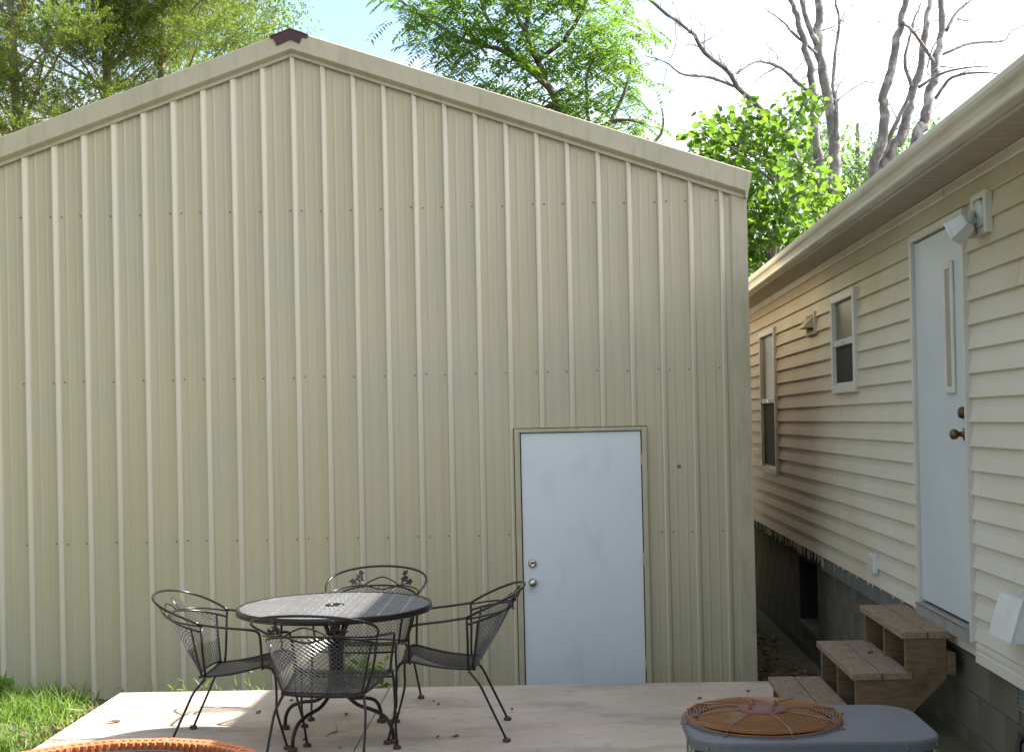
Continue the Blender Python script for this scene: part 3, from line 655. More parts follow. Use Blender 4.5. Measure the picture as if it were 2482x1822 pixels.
# ------------------------------------------------------------------ air conditioner
ACX, ACY, ACH = 2.668, -5.455, 0.692
ac = empty('air_conditioner', (ACX, ACY, 0), R(-1.5)); tag(ac, 'grey outdoor air conditioner with rusty round fan grille on the patio', 'air conditioner')
def acpoly(gx, gy, ch, n=5):
    hx, hy = gx, gy; pts = []
    for cx, cy, a0 in ((hx-ch,hy-ch,0),(-hx+ch,hy-ch,90),(-hx+ch,-hy+ch,180),(hx-ch,-hy+ch,270)):
        for k in range(n+1):
            a = R(a0+90*k/n); pts.append((cx+ch*math.cos(a), cy+ch*math.sin(a)))
    return pts
b = MB(); P0 = acpoly(0.392,0.262,0.125); n = len(P0)
rings = [(0.996,-0.034),(1.0,-0.032),(1.0,-0.008),(0.992,-0.001),(0.978,0.0015),(0.86,0.0)]
vs = [(x*s_, y*s_, ACH+h) for s_, h in rings for x, y in P0]
hcx, hcy, hr = -0.128, 0.055, 0.222
# inner hole rim
hol = []
for x, y in P0:
    a = math.atan2(y*0.86-hcy, x*0.86-hcx); hol.append((hcx+hr*math.cos(a), hcy+hr*math.sin(a), ACH+0.0))
vs += hol; vs += [(x, y, ACH-0.03) for x, y, z in hol]
nr = len(rings)+2
b.add(vs, [(j*n+i, j*n+(i+1) % n, (j+1)*n+(i+1) % n, (j+1)*n+i) for j in range(nr-1) for i in range(n)])
b.build('top_panel', M['ac_top'], ac)
b = MB()
for k in range(0, n, 3):
    x, y = P0[k]; a = math.atan2(y, x); b.lathe([(0.006,0),(0.006,0.003),(0,0.0035)], 7, (x*1.0, y*1.0, ACH-0.020), Matrix.Rotation(a,4,'Z') @ Matrix.Rotation(R(90),4,'Y'))
tag(b.build('rim_screws', M['screw'], ac), kind='stuff')
P1 = acpoly(0.373,0.245,0.115)
b = MB(); b.prism(P1, 0.02, ACH-0.034, 'z'); b.build('coil', M['ac_coil'], ac)
P2 = acpoly(0.385,0.256,0.125)
b = MB(); b.prism(P2, 0.0, 0.05, 'z'); b.build('base_pan', M['ac_top'], ac)
P3 = acpoly(0.381,0.252,0.12, 6)
cum = [0]; Pc = P3+[P3[0]]
for a, c in zip(Pc, Pc[1:]): cum.append(cum[-1]+math.dist(a, c))
def along(s):
    s %= cum[-1]
    for i in range(len(Pc)-1):
        if cum[i] <= s <= cum[i+1]:
            t = (s-cum[i])/(cum[i+1]-cum[i]+1e-9); return (Pc[i][0]+(Pc[i+1][0]-Pc[i][0])*t, Pc[i][1]+(Pc[i+1][1]-Pc[i][1])*t)
b = MB(); m_ = round(cum[-1]/0.116)
for k in range(m_):
    x, y = along(cum[-1]*k/m_+0.03); b.tube([(x,y,0.05),(x,y,ACH-0.02)], 0.0032, 5)
for z in [ACH-0.052-0.085*k for k in range(8)]: b.tube([(x*1.004,y*1.004,z) for x, y in P3], 0.0022, 4, True)
b.build('wire_guard', M['wire'], ac)
b = MB(); b.lathe([(hr+0.004,0),(hr-0.008,-0.0),(hr-0.01,-0.035)], 40, (hcx,hcy,ACH+0.002)); b.build('fan_shroud', M['rust'], ac)
MB().lathe([(0.0,0.0),(hr,0.0)], 32, (hcx,hcy,ACH-0.029)).build('fan_well', M['dark'], ac)
b = MB()
for k in range(4):
    a0 = R(90*k+20); vs = []
    for rr_ in (0.05,0.12,0.20):
        for da, dz in ((0.0,-0.026),(0.9,-0.008)):
            a = a0+da*(1.0 if rr_ > 0.1 else 0.8); vs.append((hcx+rr_*math.cos(a), hcy+rr_*math.sin(a), ACH+dz-0.002))
    b.add(vs, [(0,2,3,1),(2,4,5,3)])
b.build('fan_blades', M['blade'], ac)
# domed wire grille
def dome(r_): return ACH + 0.012 + 0.022*math.sqrt(max(0, 1-(r_/0.262)**2.6))
b = MB()
for k in range(16):
    r_ = 0.088 + (0.250-0.088)*k/15
    b.tube([(hcx+r_*math.cos(R(a)), hcy+r_*math.sin(R(a)), dome(r_)) for a in range(0,360,8)], 0.0018 if k < 15 else 0.0034, 5, True)
for q, (rr_, zz) in enumerate(((0.255,0.015),(0.257,0.006))):
    b.tube([(hcx+rr_*math.cos(R(a)), hcy+rr_*math.sin(R(a)), ACH+zz) for a in range(0,360,8)], 0.0024, 5, True)
gr = b.build('fan_grille', M['rust'], ac)
b = MB()
for k in range(8):
    a = R(45*k+12); c_, s_ = math.cos(a), math.sin(a)
    b.tube([(hcx+r_*c_, hcy+r_*s_, dome(r_)+0.003) for r_ in (0.07,0.12,0.17,0.21,0.235,0.248)] + [(hcx+0.259*c_, hcy+0.259*s_, ACH+0.016),(hcx+0.262*c_, hcy+0.262*s_, ACH+0.003),(hcx+0.285*c_, hcy+0.285*s_, ACH+0.004)], 0.0028, 6)
b.build('grille_spoke', M['rust_pale'], ac)
b = MB(); b.lathe([(0.082,-0.004),(0.084,0.0),(0.080,0.004),(0,0.006)], 28, (hcx,hcy,dome(0.05)+0.002)); hub = b.build('motor_cap', M['red_cap'], ac, True)
for k in range(4):
    a = R(90*k+30); b = MB(); b.lathe([(0.008,0),(0.008,0.008),(0.004,0.009),(0.004,0.02),(0,0.02)], 6, (hcx+0.052*math.cos(a), hcy+0.052*math.sin(a), dome(0.05)+0.006)); b.build('bolt', M['rust_pale'], ac)

# ------------------------------------------------------------------ expanded metal helper
def strands(b, S, nu, nv, r, steps=1, mask=None):
    """diamond lattice of thin bars on the surface S(u,v), u,v in 0..1"""
    def seg(p, q):
        d = q-p
        if d.length < 1e-6: return
        d.normalize(); a = d.orthogonal().normalized(); c = d.cross(a)
        vs = [p+(a*math.cos(t)+c*math.sin(t))*r for t in (0.3,2.4,4.5)] + [q+(a*math.cos(t)+c*math.sin(t))*r for t in (0.3,2.4,4.5)]
        b.add(vs, [(0,1,4,3),(1,2,5,4),(2,0,3,5)])
    for i in range(nu):
        for j in range(nv):
            if (i+j) % 2: u0, v0, u1, v1 = i/nu, j/nv, (i+1)/nu, (j+1)/nv
            else: u0, v0, u1, v1 = (i+1)/nu, j/nv, i/nu, (j+1)/nv
            p, q = S(u0,v0), S(u1,v1)
            if mask and not (mask(p) and mask(q)): continue
            seg(p, q)

# ------------------------------------------------------------------ chair prototype (front = +Y)
TR = 0.0068
def leaf_shape(cx, cz, s_, rot):
    pts = []
    for k in range(10):
        a = 2*math.pi*k/10; r_ = s_*(1.0 if k % 2 == 0 else 0.62)*(1.15 if k == 0 else 1)
        pts.append((cx+r_*math.cos(a+rot), cz+r_*math.sin(a+rot)))
    return pts
def hoop(th): 
    c_, s_ = math.cos(th), math.sin(th)
    return Vector((0.282*c_ + 0.075*math.sin(2*th), -0.116-0.314*s_, 0.667+0.140*abs(s_)**0.9 if s_ > 0 else 0.667))
def vine(th):
    c_, s_ = math.cos(th), math.sin(th); return Vector((0.280*c_+0.02*math.sin(2*th), -0.116-0.255*s_, 0.660+0.040*s_))
def rail(th):
    c_, s_ = math.cos(th), math.sin(th); return Vector((0.272*c_+0.01*math.sin(2*th), -0.116-0.237*s_, 0.628+0.068*s_))
def backS(u, v):
    th = R(14) + R(152)*u; t_ = rail(th); c_, s_ = math.cos(th), math.sin(th)
    bt = Vector((0.205*c_/0.97, -0.128-0.042*s_, 0.388)); 
    p = t_.lerp(bt, v); p.y += 0.018*math.sin(math.pi*v)*(-1)*s_*0.4
    return p
def seatS(u, v):
    # v 0 rear .. 1 front with rolled edge
    if v < 0.84:
        t_ = v/0.84; y = -0.150+0.352*t_; z = 0.378+0.060*t_ - 0.012*math.sin(math.pi*t_); hw = 0.205+0.045*t_
    else:
        a = (v-0.84)/0.16*R(80); y = 0.202+0.062*math.sin(a); z = 0.438-0.062*(1-math.cos(a))*0.9; hw = 0.250
    x = (u-0.5)*2; return Vector((x*hw, y, z - 0.010*(1-x*x)))
def make_chair():
    root = empty('patio_chair')
    fr = []
    b = MB()
    b.tube([hoop(math.pi*k/36) for k in range(37)], TR*1.05, 8)
    b.tube([rail(math.pi*k/30) for k in range(31)], TR*0.9, 8)
    b.build('back_hoop', M['iron'], root, True)
    b = MB()
    # vine rail with the two crossing arcs in the middle
    L_ = [vine(R(a)) for a in range(0, 69, 4)]
    c0 = vine(R(70)); c1 = vine(R(110)); mid = (c0+c1)/2
    b.tube(L_ + [c0, c0.lerp(c1,0.25)+Vector((0,-0.006,-0.020)), mid+Vector((0,-0.010,-0.030)), c0.lerp(c1,0.75)+Vector((0,-0.006,-0.020)), c1] + [vine(R(a)) for a in range(112,181,4)], TR*0.75, 6)
    up = [c0, c0.lerp(c1,0.2)+Vector((0,-0.012,0.026)), mid+Vector((0,-0.026,0.046)), c0.lerp(c1,0.8)+Vector((0,-0.012,0.026)), c1]
    b.tube(smooth_line(up), TR*0.65, 6)
    b.build('vine_rail', M['iron'], root, True)
    # ivy leaves, three on each side, tilted with the back
    for sgn in (-1, 1):
        base = vine(R(90-24*sgn)); base2 = vine(R(90-31*sgn))
        for k, (ox, oz, s_, rot) in enumerate(((0.0,0.045,0.031,1.2),(0.045*sgn,0.030,0.026,0.3),(-0.018*sgn,0.085,0.022,2.0))):
            b = MB(); th = R(90-26*sgn)
            pts = leaf_shape(0, 0, s_, rot)
            ex = Vector((math.sin(th), math.cos(th)*0.9*(-1)*(-1), 0)).normalized(); ex = (vine(th-0.05)-vine(th+0.05)).normalized()
            ez = (hoop(th)-vine(th)).normalized()
            c_ = base + ex*ox + ez*oz; nn = ex.cross(ez).normalized()
            vs = [c_+ex*p[0]+ez*p[1]+nn*(0.0015+0.004*math.sin(5*p[0]*60)) for p in pts] + [c_+ex*p[0]+ez*p[1]-nn*0.0015 for p in pts]
            n_ = len(pts); b.add(vs, [tuple(range(n_)), tuple(range(n_,2*n_))[::-1]] + [(i,(i+1)%n_+0,(i+1)%n_+n_,i+n_)[::-1] for i in range(n_)])
            b.build('ivy_leaf', M['iron'], root)
        b = MB(); th = R(90-26*sgn); ez = (hoop(th)-vine(th)).normalized(); ex = (vine(th-0.05)-vine(th+0.05)).normalized()
        b.tube([base, base+ez*0.05, base+ez*0.09-ex*0.015*sgn], 0.0028, 5); b.tube([base, base+ex*0.03*sgn+ez*0.02], 0.0028, 5); b.build('ivy_stem', M['iron'], root)
    b = MB(); strands(b, backS, 46, 26, 0.0020)
    b.build('back_mesh', M['iron_mesh'], root)
    b = MB()
    for u in (0,1): b.tube([backS(u, k/10) for k in range(11)], TR*0.75, 6)
    b.tube([backS(k/20, 1) for k in range(21)], TR*0.75, 6)
    b.build('back_frame', M['iron'], root, True)
    b = MB(); strands(b, seatS, 40, 34, 0.0021); b.build('seat_mesh', M['iron_mesh'], root)
    b = MB()
    b.tube([seatS(0, k/16)+Vector((0,0,0.002)) for k in range(17)], TR, 7); b.tube([seatS(1, k/16)+Vector((0,0,0.002)) for k in range(17)], TR, 7)
    b.tube([seatS(k/12, 0) for k in range(13)], TR, 7); b.tube([seatS(k/12, 1) for k in range(13)], TR*0.8, 7)
    b.tube([seatS(k/12, 0.82)-Vector((0,0,0.012)) for k in range(13)], TR*0.8, 6)
    b.build('seat_frame', M['iron'], root, True)
    for s_ in (-1, 1):
        b = MB()
        b.tube(smooth_line([(s_*0.282,-0.116,0.667),(s_*0.290,0.0,0.652),(s_*0.287,0.14,0.637),(s_*0.283,0.180,0.625),(s_*0.278,0.193,0.595),(s_*0.262,0.196,0.50),(s_*0.253,0.198,0.428)]), TR, 8)
        b.build('arm', M['iron'], root, True)
        b = MB(); b.tube([(s_*0.282,-0.116,0.667),(s_*0.262,-0.118,0.53),(s_*0.228,-0.116,0.42),(s_*0.212,-0.118,0.385)], TR, 8); b.build('arm_post', M['iron'], root, True)
        b = MB(); b.tube(smooth_line([(s_*0.250,0.19,0.434),(s_*0.250,0.235,0.428),(s_*0.250,0.262,0.395),(s_*0.253,0.269,0.30),(s_*0.255,0.269,0.215),(s_*0.252,0.283,0.145),(s_*0.246,0.32,0.012)]), TR, 8)
        lg = b.build('leg', M['iron'], root, True)
        MB().lathe([(0.014,0.020),(0.022,0.014),(0.022,0.003),(0.018,0.0)], 12, (s_*0.246,0.321,0)).build('foot_pad', M['foot'], lg)
        b = MB(); b.tube(smooth_line([(s_*0.208,-0.118,0.372),(s_*0.218,-0.145,0.340),(s_*0.232,-0.180,0.295),(s_*0.240,-0.225,0.20),(s_*0.250,-0.313,0.012)]), TR, 8)
        lg = b.build('leg', M['iron'], root, True)
        MB().lathe([(0.014,0.020),(0.022,0.014),(0.022,0.003),(0.018,0.0)], 12, (s_*0.250,-0.314,0)).build('foot_pad', M['foot'], lg)
    return root
def copy_tree(o, parent=None):
    c = o.copy(); col.objects.link(c); c.parent = parent
    for ch in list(o.children): copy_tree(ch, c)
    return c
proto = make_chair()
for i, (x, y, a, lab) in enumerate((
    (0.735,-3.225,-9.0,'black mesh patio chair with its back turned to the brick fire pit'),
    (0.125,-2.672,-90.0,'black mesh patio chair at the table on the grass side, catching sun'),
    (1.282,-2.586,91.0,'black mesh patio chair beside the white shed door, facing the table'),
    (0.745,-1.985,171.5,'black mesh patio chair between the round table and the shed wall'))):
    o = proto if i == 0 else copy_tree(proto)
    o.location = (x, y, 0.0); o.rotation_euler = (0,0,R(a)); tag(o, lab, 'chair', 'patio chairs around the round table')

# ------------------------------------------------------------------ table
tb = empty('patio_table', (0.668,-2.648,0)); tag(tb, 'round black expanded-metal patio table with umbrella hole', 'table')
TZ, TRAD = 0.72, 0.533
b = MB(); nn = 86
def topS(u, v): return Vector(((u-0.5)*2*TRAD*0.985, (v-0.5)*2*TRAD*0.985, TZ-0.004))
strands(b, topS, nn, nn, 0.0028, mask=lambda p: 0.05 < math.hypot(p.x, p.y) < TRAD*0.978)
b.build('mesh_top', M['table_mesh'], tb)
b = MB(); b.lathe([(TRAD-0.016,TZ-0.006),(TRAD-0.014,TZ),(TRAD-0.004,TZ+0.002),(TRAD,TZ-0.003),(TRAD,TZ-0.030),(TRAD-0.004,TZ-0.034),(TRAD-0.008,TZ-0.030),(TRAD-0.010,TZ-0.008),(TRAD-0.016,TZ-0.006)], 72); b.build('rim', M['iron'], tb, True)
b = MB(); b.lathe([(0.052,TZ-0.005),(0.050,TZ+0.002),(0.036,TZ+0.004),(0.026,TZ+0.003),(0.0255,TZ-0.02),(0.03,TZ-0.02)], 28); b.build('umbrella_ring', M['iron'], tb, True)
b = MB(); b.lathe([(0.026,TZ-0.02),(0.026,0.26),(0.022,0.25)], 20); b.lathe([(0.032,0.50),(0.036,0.49),(0.036,0.44),(0.032,0.43)], 20); b.build('umbrella_sleeve', M['iron'], tb, True)
b = MB()
for a in (57, 147):
    c_, s_ = math.cos(R(a)), math.sin(R(a)); b.box(-TRAD+0.012, TRAD-0.012, -0.006, 0.006, 0, 0.010) if False else b.tube([(-c_*(TRAD-0.012),-s_*(TRAD-0.012),TZ-0.018),(c_*(TRAD-0.012),s_*(TRAD-0.012),TZ-0.018)], 0.0055, 5)
b.build('brace', M['iron'], tb)
for a in (151, 57, -28, -120):
    c_, s_ = math.cos(R(a)), math.sin(R(a))
    pr_ = [(0.30,TZ-0.024),(0.16,TZ-0.045),(0.07,TZ-0.12),(0.042,TZ-0.24),(0.040,0.34),(0.065,0.24),(0.14,0.185),(0.24,0.165),(0.32,0.135),(0.362,0.08),(0.372,0.014)]
    b = MB(); b.tube(smooth_line([(c_*r_, s_*r_, z) for r_, z in pr_]), 0.0105, 9); lg = b.build('leg', M['iron'], tb, True)
    MB().lathe([(0.017,0.024),(0.027,0.017),(0.027,0.003),(0.022,0.0)], 14, (c_*0.372,s_*0.372,0)).build('foot_pad', M['foot'], lg)

# ------------------------------------------------------------------ brick fire pit and bowl
FP = Vector((0.01,-4.555,0)); FR = 0.695; FH = 0.30
fp = empty('fire_pit', FP); tag(fp, 'round fire pit ring of orange cored bricks at patio edge', 'fire pit')
BL = 0.212; NB = 19
b = MB(); hb = 0.095
b.box(-BL/2, BL/2, 0.060, 0.092, 0, hb)                      # outer shell
b.box(-BL/2, BL/2, 0.014, 0.036, 0.0, hb)                    # inner shell
for k in range(7):                                           # webs between the cores
    x = -BL/2+0.006 + (BL-0.012)*k/6; b.box(x-0.0085, x+0.0085, 0.036, 0.060, 0.0, hb-0.0006)
b.box(-BL/2+0.001, BL/2-0.001, 0.036, 0.060, 0.0, hb-0.045)  # core floor
for k in range(7):                                           # flutes on the inner face
    x = -BL/2+0.009 + (BL-0.018)*k/6; b.prism([(x-0.010,0.0139),(x-0.007,0.002),(x+0.007,0.002),(x+0.010,0.0139)], 0.0, hb-0.0008, 'z')
brick_me = b.mesh('brick'); brick_me.materials.append(M['brick'])
b = MB(); b.box(BL/2, BL/2+0.016, 0.016, 0.090, 0, hb-0.004); mort_me = b.mesh('mortar_joint'); mort_me.materials.append(M['brick_mortar'])
for r_ in range(3):
    for k in range(NB):
        a = 2*math.pi*(k+0.5*(r_ % 2)+0.12)/NB; rr_ = FR-0.092+random.uniform(-.004,.004)
        Mb = Matrix.Rotation(a, 4, 'Z') @ Matrix.Translation((0, rr_, 0.004+r_*0.0985)) @ Matrix.Rotation(random.uniform(-.012,.012), 4, 'Z')
        inst('brick', brick_me, fp, Mb)
        inst('mortar_joint', mort_me, fp, Mb)
fb = empty('fire_bowl', FP); tag(fb, 'black round metal fire bowl sitting inside the brick ring', 'fire bowl')
b = MB(); b.lathe([(0.05,0.09),(0.25,0.10),(0.42,0.17),(0.50,0.26),(0.505,0.262),(0.43,0.165),(0.25,0.094),(0.05,0.084)], 56); b.build('bowl', M['bowl'], fb, True)
b = MB(); b.tube([(0.520*math.cos(R(a)),0.520*math.sin(R(a)),0.276) for a in range(0,360,5)], 0.011, 8, True); b.lathe([(0.500,0.262),(0.515,0.274)], 56); b.build('rim', M['bowl_rim'], fb, True)
for a in (45,135,225,315):
    b = MB(); b.tube([(0.36*math.cos(R(a)),0.36*math.sin(R(a)),0.14),(0.42*math.cos(R(a)),0.42*math.sin(R(a)),0.0)], 0.012, 6); b.build('leg', M['bowl'], fb)

# ------------------------------------------------------------------ leaf meshes (numpy)
def unit(a): return a/np.maximum(np.linalg.norm(a, axis=1, keepdims=True), 1e-9)
def rand_dirs(n): return unit(rng.normal(size=(n,3)))
def leaf_object(name, C, D, L, Wd, mat, parent=None, U=None, shape='leaf', rnd=None, fold=0.18):
    """C centres(base), D direction along the leaf, U approx normal"""
    n = len(C)
    if U is None: U = rand_dirs(n)
    S = unit(np.cross(D, U)); Nn = unit(np.cross(S, D))
    L = np.asarray(L).reshape(-1,1)*np.ones((n,1)); Wd = np.asarray(Wd).reshape(-1,1)*np.ones((n,1))
    if shape == 'leaf':
        pts = [(0,0,0),(0.38,0.5,1),(1,0,-0.3),(0.38,-0.5,1)]; faces = [(0,1,2),(0,2,3)]
    elif shape == 'round':
        pts = [(0,0,0),(0.12,0.42,0.8),(0.55,0.5,1),(1,0,-0.4),(0.55,-0.5,1),(0.12,-0.42,0.8)]; faces = [(0,1,2,3),(0,3,4,5)]
    elif shape == 'blade':
        pts = [(0,0.5,0),(0,-0.5,0),(0.55,0.34,0.55),(0.55,-0.34,0.55),(1,0,-0.9)]; faces = [(0,1,3,2),(2,3,4)]; 
    k = len(pts); V = np.zeros((n,k,3))
    for i, (t_, s_, h_) in enumerate(pts):
        V[:,i] = C + D*L*t_ + S*Wd*s_ + Nn*(fold*Wd*h_ if shape != 'blade' else fold*L*h_)
    me = bpy.data.meshes.new(name); V = V.reshape(-1,3)
    fl = np.array([len(f) for f in faces]); tot = int(fl.sum())
    idx = np.concatenate([np.array(f) for f in faces]); li = (np.arange(n)[:,None]*k + idx[None]).ravel()
    ls = np.concatenate([[0], np.cumsum(np.tile(fl, n))[:-1]])
    me.vertices.add(len(V)); me.vertices.foreach_set('co', V.ravel().astype(np.float32))
    me.loops.add(len(li)); me.loops.foreach_set('vertex_index', li.astype(np.int32))
    me.polygons.add(n*len(faces)); me.polygons.foreach_set('loop_start', ls.astype(np.int32)); me.polygons.foreach_set('loop_total', np.tile(fl, n).astype(np.int32))
    if rnd is None: rnd = rng.random(n)
    at_ = me.attributes.new('rnd', 'FLOAT', 'FACE'); at_.data.foreach_set('value', np.repeat(rnd, len(faces)).astype(np.float32))
    me.update(calc_edges=True); me.validate(); me.materials.append(mat)
    return link(name, me, parent)
def pxs(pts, Y, dy=None):
    """photo polyline (px,py) -> world points at depth Y (+ own depth drift)"""
    o = []
    for i, p in enumerate(pts):
        o.append(at(p[0], p[1], Y + (dy[i] if dy else 0)))
    return o
def jag(pts, amp, n=5):
    """natural kinks along a limb"""
    q = smooth_line(pts, n); return [p + Vector((random.uniform(-amp,amp),random.uniform(-amp,amp),random.uniform(-amp,amp)*0.5)) if 0 < i < len(q)-1 else p for i, p in enumerate(q)]
def taper(pts, r0, r1): 
    m_ = len(pts); return [(r0+(r1-r0)*i/(m_-1))*random.uniform(0.9,1.1) for i in range(m_)]
def twig(b, p, d, L, r, depth=0):
    """recursive bare twig"""
    pts = [p]; dd = d.normalized()
    for k in range(4):
        dd = (dd + Vector((random.uniform(-.28,.28),random.uniform(-.28,.28),random.uniform(-.2,.3)))).normalized(); pts.append(pts[-1]+dd*L/4)
    b.tube(pts, [r*(1-0.72*i/4) for i in range(5)], 5)
    if depth > 0:
        for k in (1,2,3):
            if random.random() < 0.8:
                nd = (dd + Vector((random.uniform(-1,1),random.uniform(-1,1),random.uniform(-.5,.8)))).normalized(); twig(b, pts[k], nd, L*random.uniform(.4,.6), r*0.5, depth-1)

# ------------------------------------------------------------------ dead trees (traced limbs at their own depth)
def z3(a, b_): return (1660+a*0.3753, b_*0.3753)
def dead_tree(name, label, limbs, Y, base, seed):
    random.seed(seed)
    root = empty(name, base); tag(root, label, 'tree', 'bare dead trees')
    inv = Vector(base)
    tr = MB(); br = MB(); tw = MB()
    for (pts, w0, w1, drift, trunk) in limbs:
        n = len(pts); dep = [drift*i/(n-1) for i in range(n)]
        P = pxs([z3(*p) for p in pts], Y, dep); s_ = (Y-CAM.y)/FPX*0.3753
        P = [p-inv for p in P]
        if trunk: P = [P[0]*1.0 + Vector((0,0,-(P[0].z)))] + P if False else P
        Q = jag(P, 0.005*(w0/30)+0.004, 4); rr_ = taper(Q, w0*s_/2, w1*s_/2)
        (tr if trunk else br).tube(Q, rr_, 9 if trunk else 7)
        for k in range(2, len(Q)-1):
            if random.random() < (0.20 if trunk else 0.62):
                d = (Q[k+1]-Q[k]).normalized(); side = Vector((random.uniform(-1,1),random.uniform(-1,1),random.uniform(-.2,.9)))
                twig(tw, Q[k], d*0.5+side, random.uniform(.25,.7), max(0.004, rr_[k]*0.30 if not trunk else 0.007), 2)
    tr.build('trunk', M['bark_dead'], root, True); br.build('limbs', M['bark_dead'], root, True); tag(tw.build('twigs', M['bark_dead'], root, True), kind='stuff')
YD = 8.4
b1 = at(2030, 1150, YD); b1.z = -0.3
g0 = lambda p, x, k=0: [(p[0]+x, 2450)] 
dead_tree('dead_tree', 'grey two-stemmed dead tree with long limb reaching over the shed roof', [
    ([(985,3100),(975,2000),(960,1340),(965,1100),(965,900),(915,620),(880,400),(860,250),(865,100),(855,-120),(850,-420)], 92,44,0.2,True),
    ([(900,3100),(890,2000),(880,1380),(875,1150),(850,950),(835,700),(825,560),(805,420),(770,280),(735,150),(700,40),(640,-160)], 84,26,-0.3,True),
    ([(985,900),(978,700),(960,600),(955,540),(975,300),(1000,150),(970,0),(985,-120)], 34,12,0.5,False),
    ([(850,345),(700,215),(640,150),(520,55)], 22,7,-0.8,False),
    ([(850,280),(800,170),(760,0),(740,-180)], 42,26,0.4,False),
    ([(812,600),(720,530),(640,450),(520,400),(440,405),(330,480)], 30,10,-1.0,False),
    ([(880,1300),(800,1160),(720,1020),(640,900),(500,710),(340,560),(280,460),(130,340),(60,230),(-60,130),(-260,-20),(-420,-160)], 46,16,-1.5,False),
    ([(345,565),(190,510),(90,490),(-20,480),(-130,400),(-260,360)], 22,6,-0.6,False),
    ([(982,655),(1060,590),(1160,530),(1235,537)], 13,5,0.5,False),
    ([(1000,150),(1050,60),(1140,10)], 9,4,0.2,False),
    ([(600,430),(500,490),(420,570)], 11,4,-0.4,False),
    ([(790,870),(690,790),(580,715)], 22,10,-0.4,False),
    ([(-60,130),(-60,300),(-110,420),(-140,560)], 10,4,-0.5,False),
    ([(880,640),(900,690),(860,790),(880,900)], 14,8,0.3,False)], YD, b1, 3)
YE = 9.4
b2 = at(2190, 1150, YE); b2.z = -0.3
dead_tree('dead_tree', 'grey many-stemmed dead tree rising behind the house gutter', [
    ([(1150,3000),(1165,2000),(1215,1140),(1265,940),(1290,700),(1280,620),(1330,450),(1370,250),(1400,130),(1435,-60),(1470,-320)], 80,34,-0.4,True),
    ([(1190,3000),(1215,2000),(1310,1060),(1390,900),(1450,700),(1475,570),(1520,450),(1540,300),(1560,130),(1595,-60),(1620,-300)], 84,26,0.2,True),
    ([(1230,3000),(1290,2000),(1490,940),(1550,800),(1570,650),(1610,500),(1620,400),(1660,200),(1665,-60),(1690,-320)], 84,36,0.5,True),
    ([(1255,1080),(1350,830),(1440,650)], 36,24,-0.2,False),
    ([(1465,560),(1420,400),(1450,250),(1470,150),(1530,20)], 26,10,0.5,False),
    ([(1690,200),(1760,80),(1850,0),(1900,-60)], 24,12,0.5,False),
    ([(1760,125),(1830,135),(1905,110)], 10,4,0.2,False),
    ([(1668,352),(1850,280),(2050,265),(2110,200),(2190,165),(2300,140)], 20,8,0.9,False),
    ([(1615,640),(1700,520),(1800,480),(1950,470),(2060,490)], 24,7,-0.6,False),
    ([(1510,565),(1650,480),(1800,440),(1970,430)], 22,5,-0.9,False),
    ([(1610,405),(1540,300),(1480,210),(1400,140)], 22,22,-0.4,False),
    ([(1650,430),(1750,430),(1820,350)], 11,4,0.4,False),
    ([(1565,440),(1600,310),(1640,260)], 12,6,-0.3,False)], YE, b2, 9)
random.seed(21)
# short curved dead sapling tip beside the roof edge
sp0 = at(1583,352,7.9); sb = Vector((sp0.x-0.1, 7.9, -0.3)); t = empty('dead_sapling', sb); tag(t, 'curved dark dead sapling tip poking above the shed roof', 'sapling')
P = [Vector((0,0,0)), Vector((0.03,0.05,2.0)), at(1560,400,7.9)-sb, at(1583,350,7.9)-sb, at(1602,325,7.9)-sb, at(1608,295,7.9)-sb, at(1604,262,7.9)-sb]
b = MB(); b.tube(smooth_line(P), taper(smooth_line(P), 0.035, 0.012), 7); b.build('stem', M['bark_dead'], t, True)
C = np.array([list(P[4]+Vector((random.uniform(-.01,.09),random.uniform(-.05,.05),random.uniform(-.25,.12)))) for _ in range(60)])
leaf_object('leaves', C, rand_dirs(60), 0.035, 0.016, M['leaf_far'], t)

# ------------------------------------------------------------------ leafy trees
def limbs_to(b, base, top, tips, r0):
    """trunk and a limb to each tip"""
    ax = jag([base, base.lerp(top,.35)+Vector((random.uniform(-.15,.15),random.uniform(-.15,.15),0)), base.lerp(top,.7)+Vector((random.uniform(-.2,.2),random.uniform(-.2,.2),0)), top], 0.02, 5)
    rr_ = taper(ax, r0, r0*0.25); b.tube(ax, rr_, 9)
    for tip in tips:
        k = min(range(len(ax)), key=lambda i: abs(ax[i].z-(tip.z-0.55*(tip.xy-ax[i].xy).length)) )
        s0 = ax[k]; m1 = s0.lerp(tip,.45)+Vector((random.uniform(-.1,.1),random.uniform(-.1,.1),random.uniform(-.02,.16)))*1.0
        q = jag([s0, m1, tip], 0.015, 4); b.tube(q, taper(q, max(0.012, rr_[k]*0.42), 0.006), 6)
def spray_cloud(tips, n_per, rad, up=0.25, blade=(0.05,0.10), spray=26):
    """cedar: many short plume sprays around each tip; returns C, D"""
    C = []; D = []; T = []
    for ti, t_ in enumerate(tips):
        t_ = np.array(t_); m_ = n_per
        offs = rand_dirs(m_)*rad*(rng.random((m_,1))**0.45); offs[:,2] *= 0.55
        dirs = unit(offs + rand_dirs(m_)*rad*0.7 + np.array([0,0,up*rad]))
        tone = rng.random()
        for k in range(m_):
            s0 = t_+offs[k]; ln = rng.uniform(0.14,0.30)
            ts = rng.random(spray)
            C.append(s0[None]+dirs[k][None]*ts[:,None]*ln + rng.normal(size=(spray,3))*0.016)
            D.append(unit(dirs[k][None]*0.9 + rng.normal(size=(spray,3))*0.55)); T.append(np.clip(tone*0.5+rng.random()*0.35+rng.random(spray)*0.25,0,1))
    return np.concatenate(C), np.concatenate(D), np.concatenate(T)
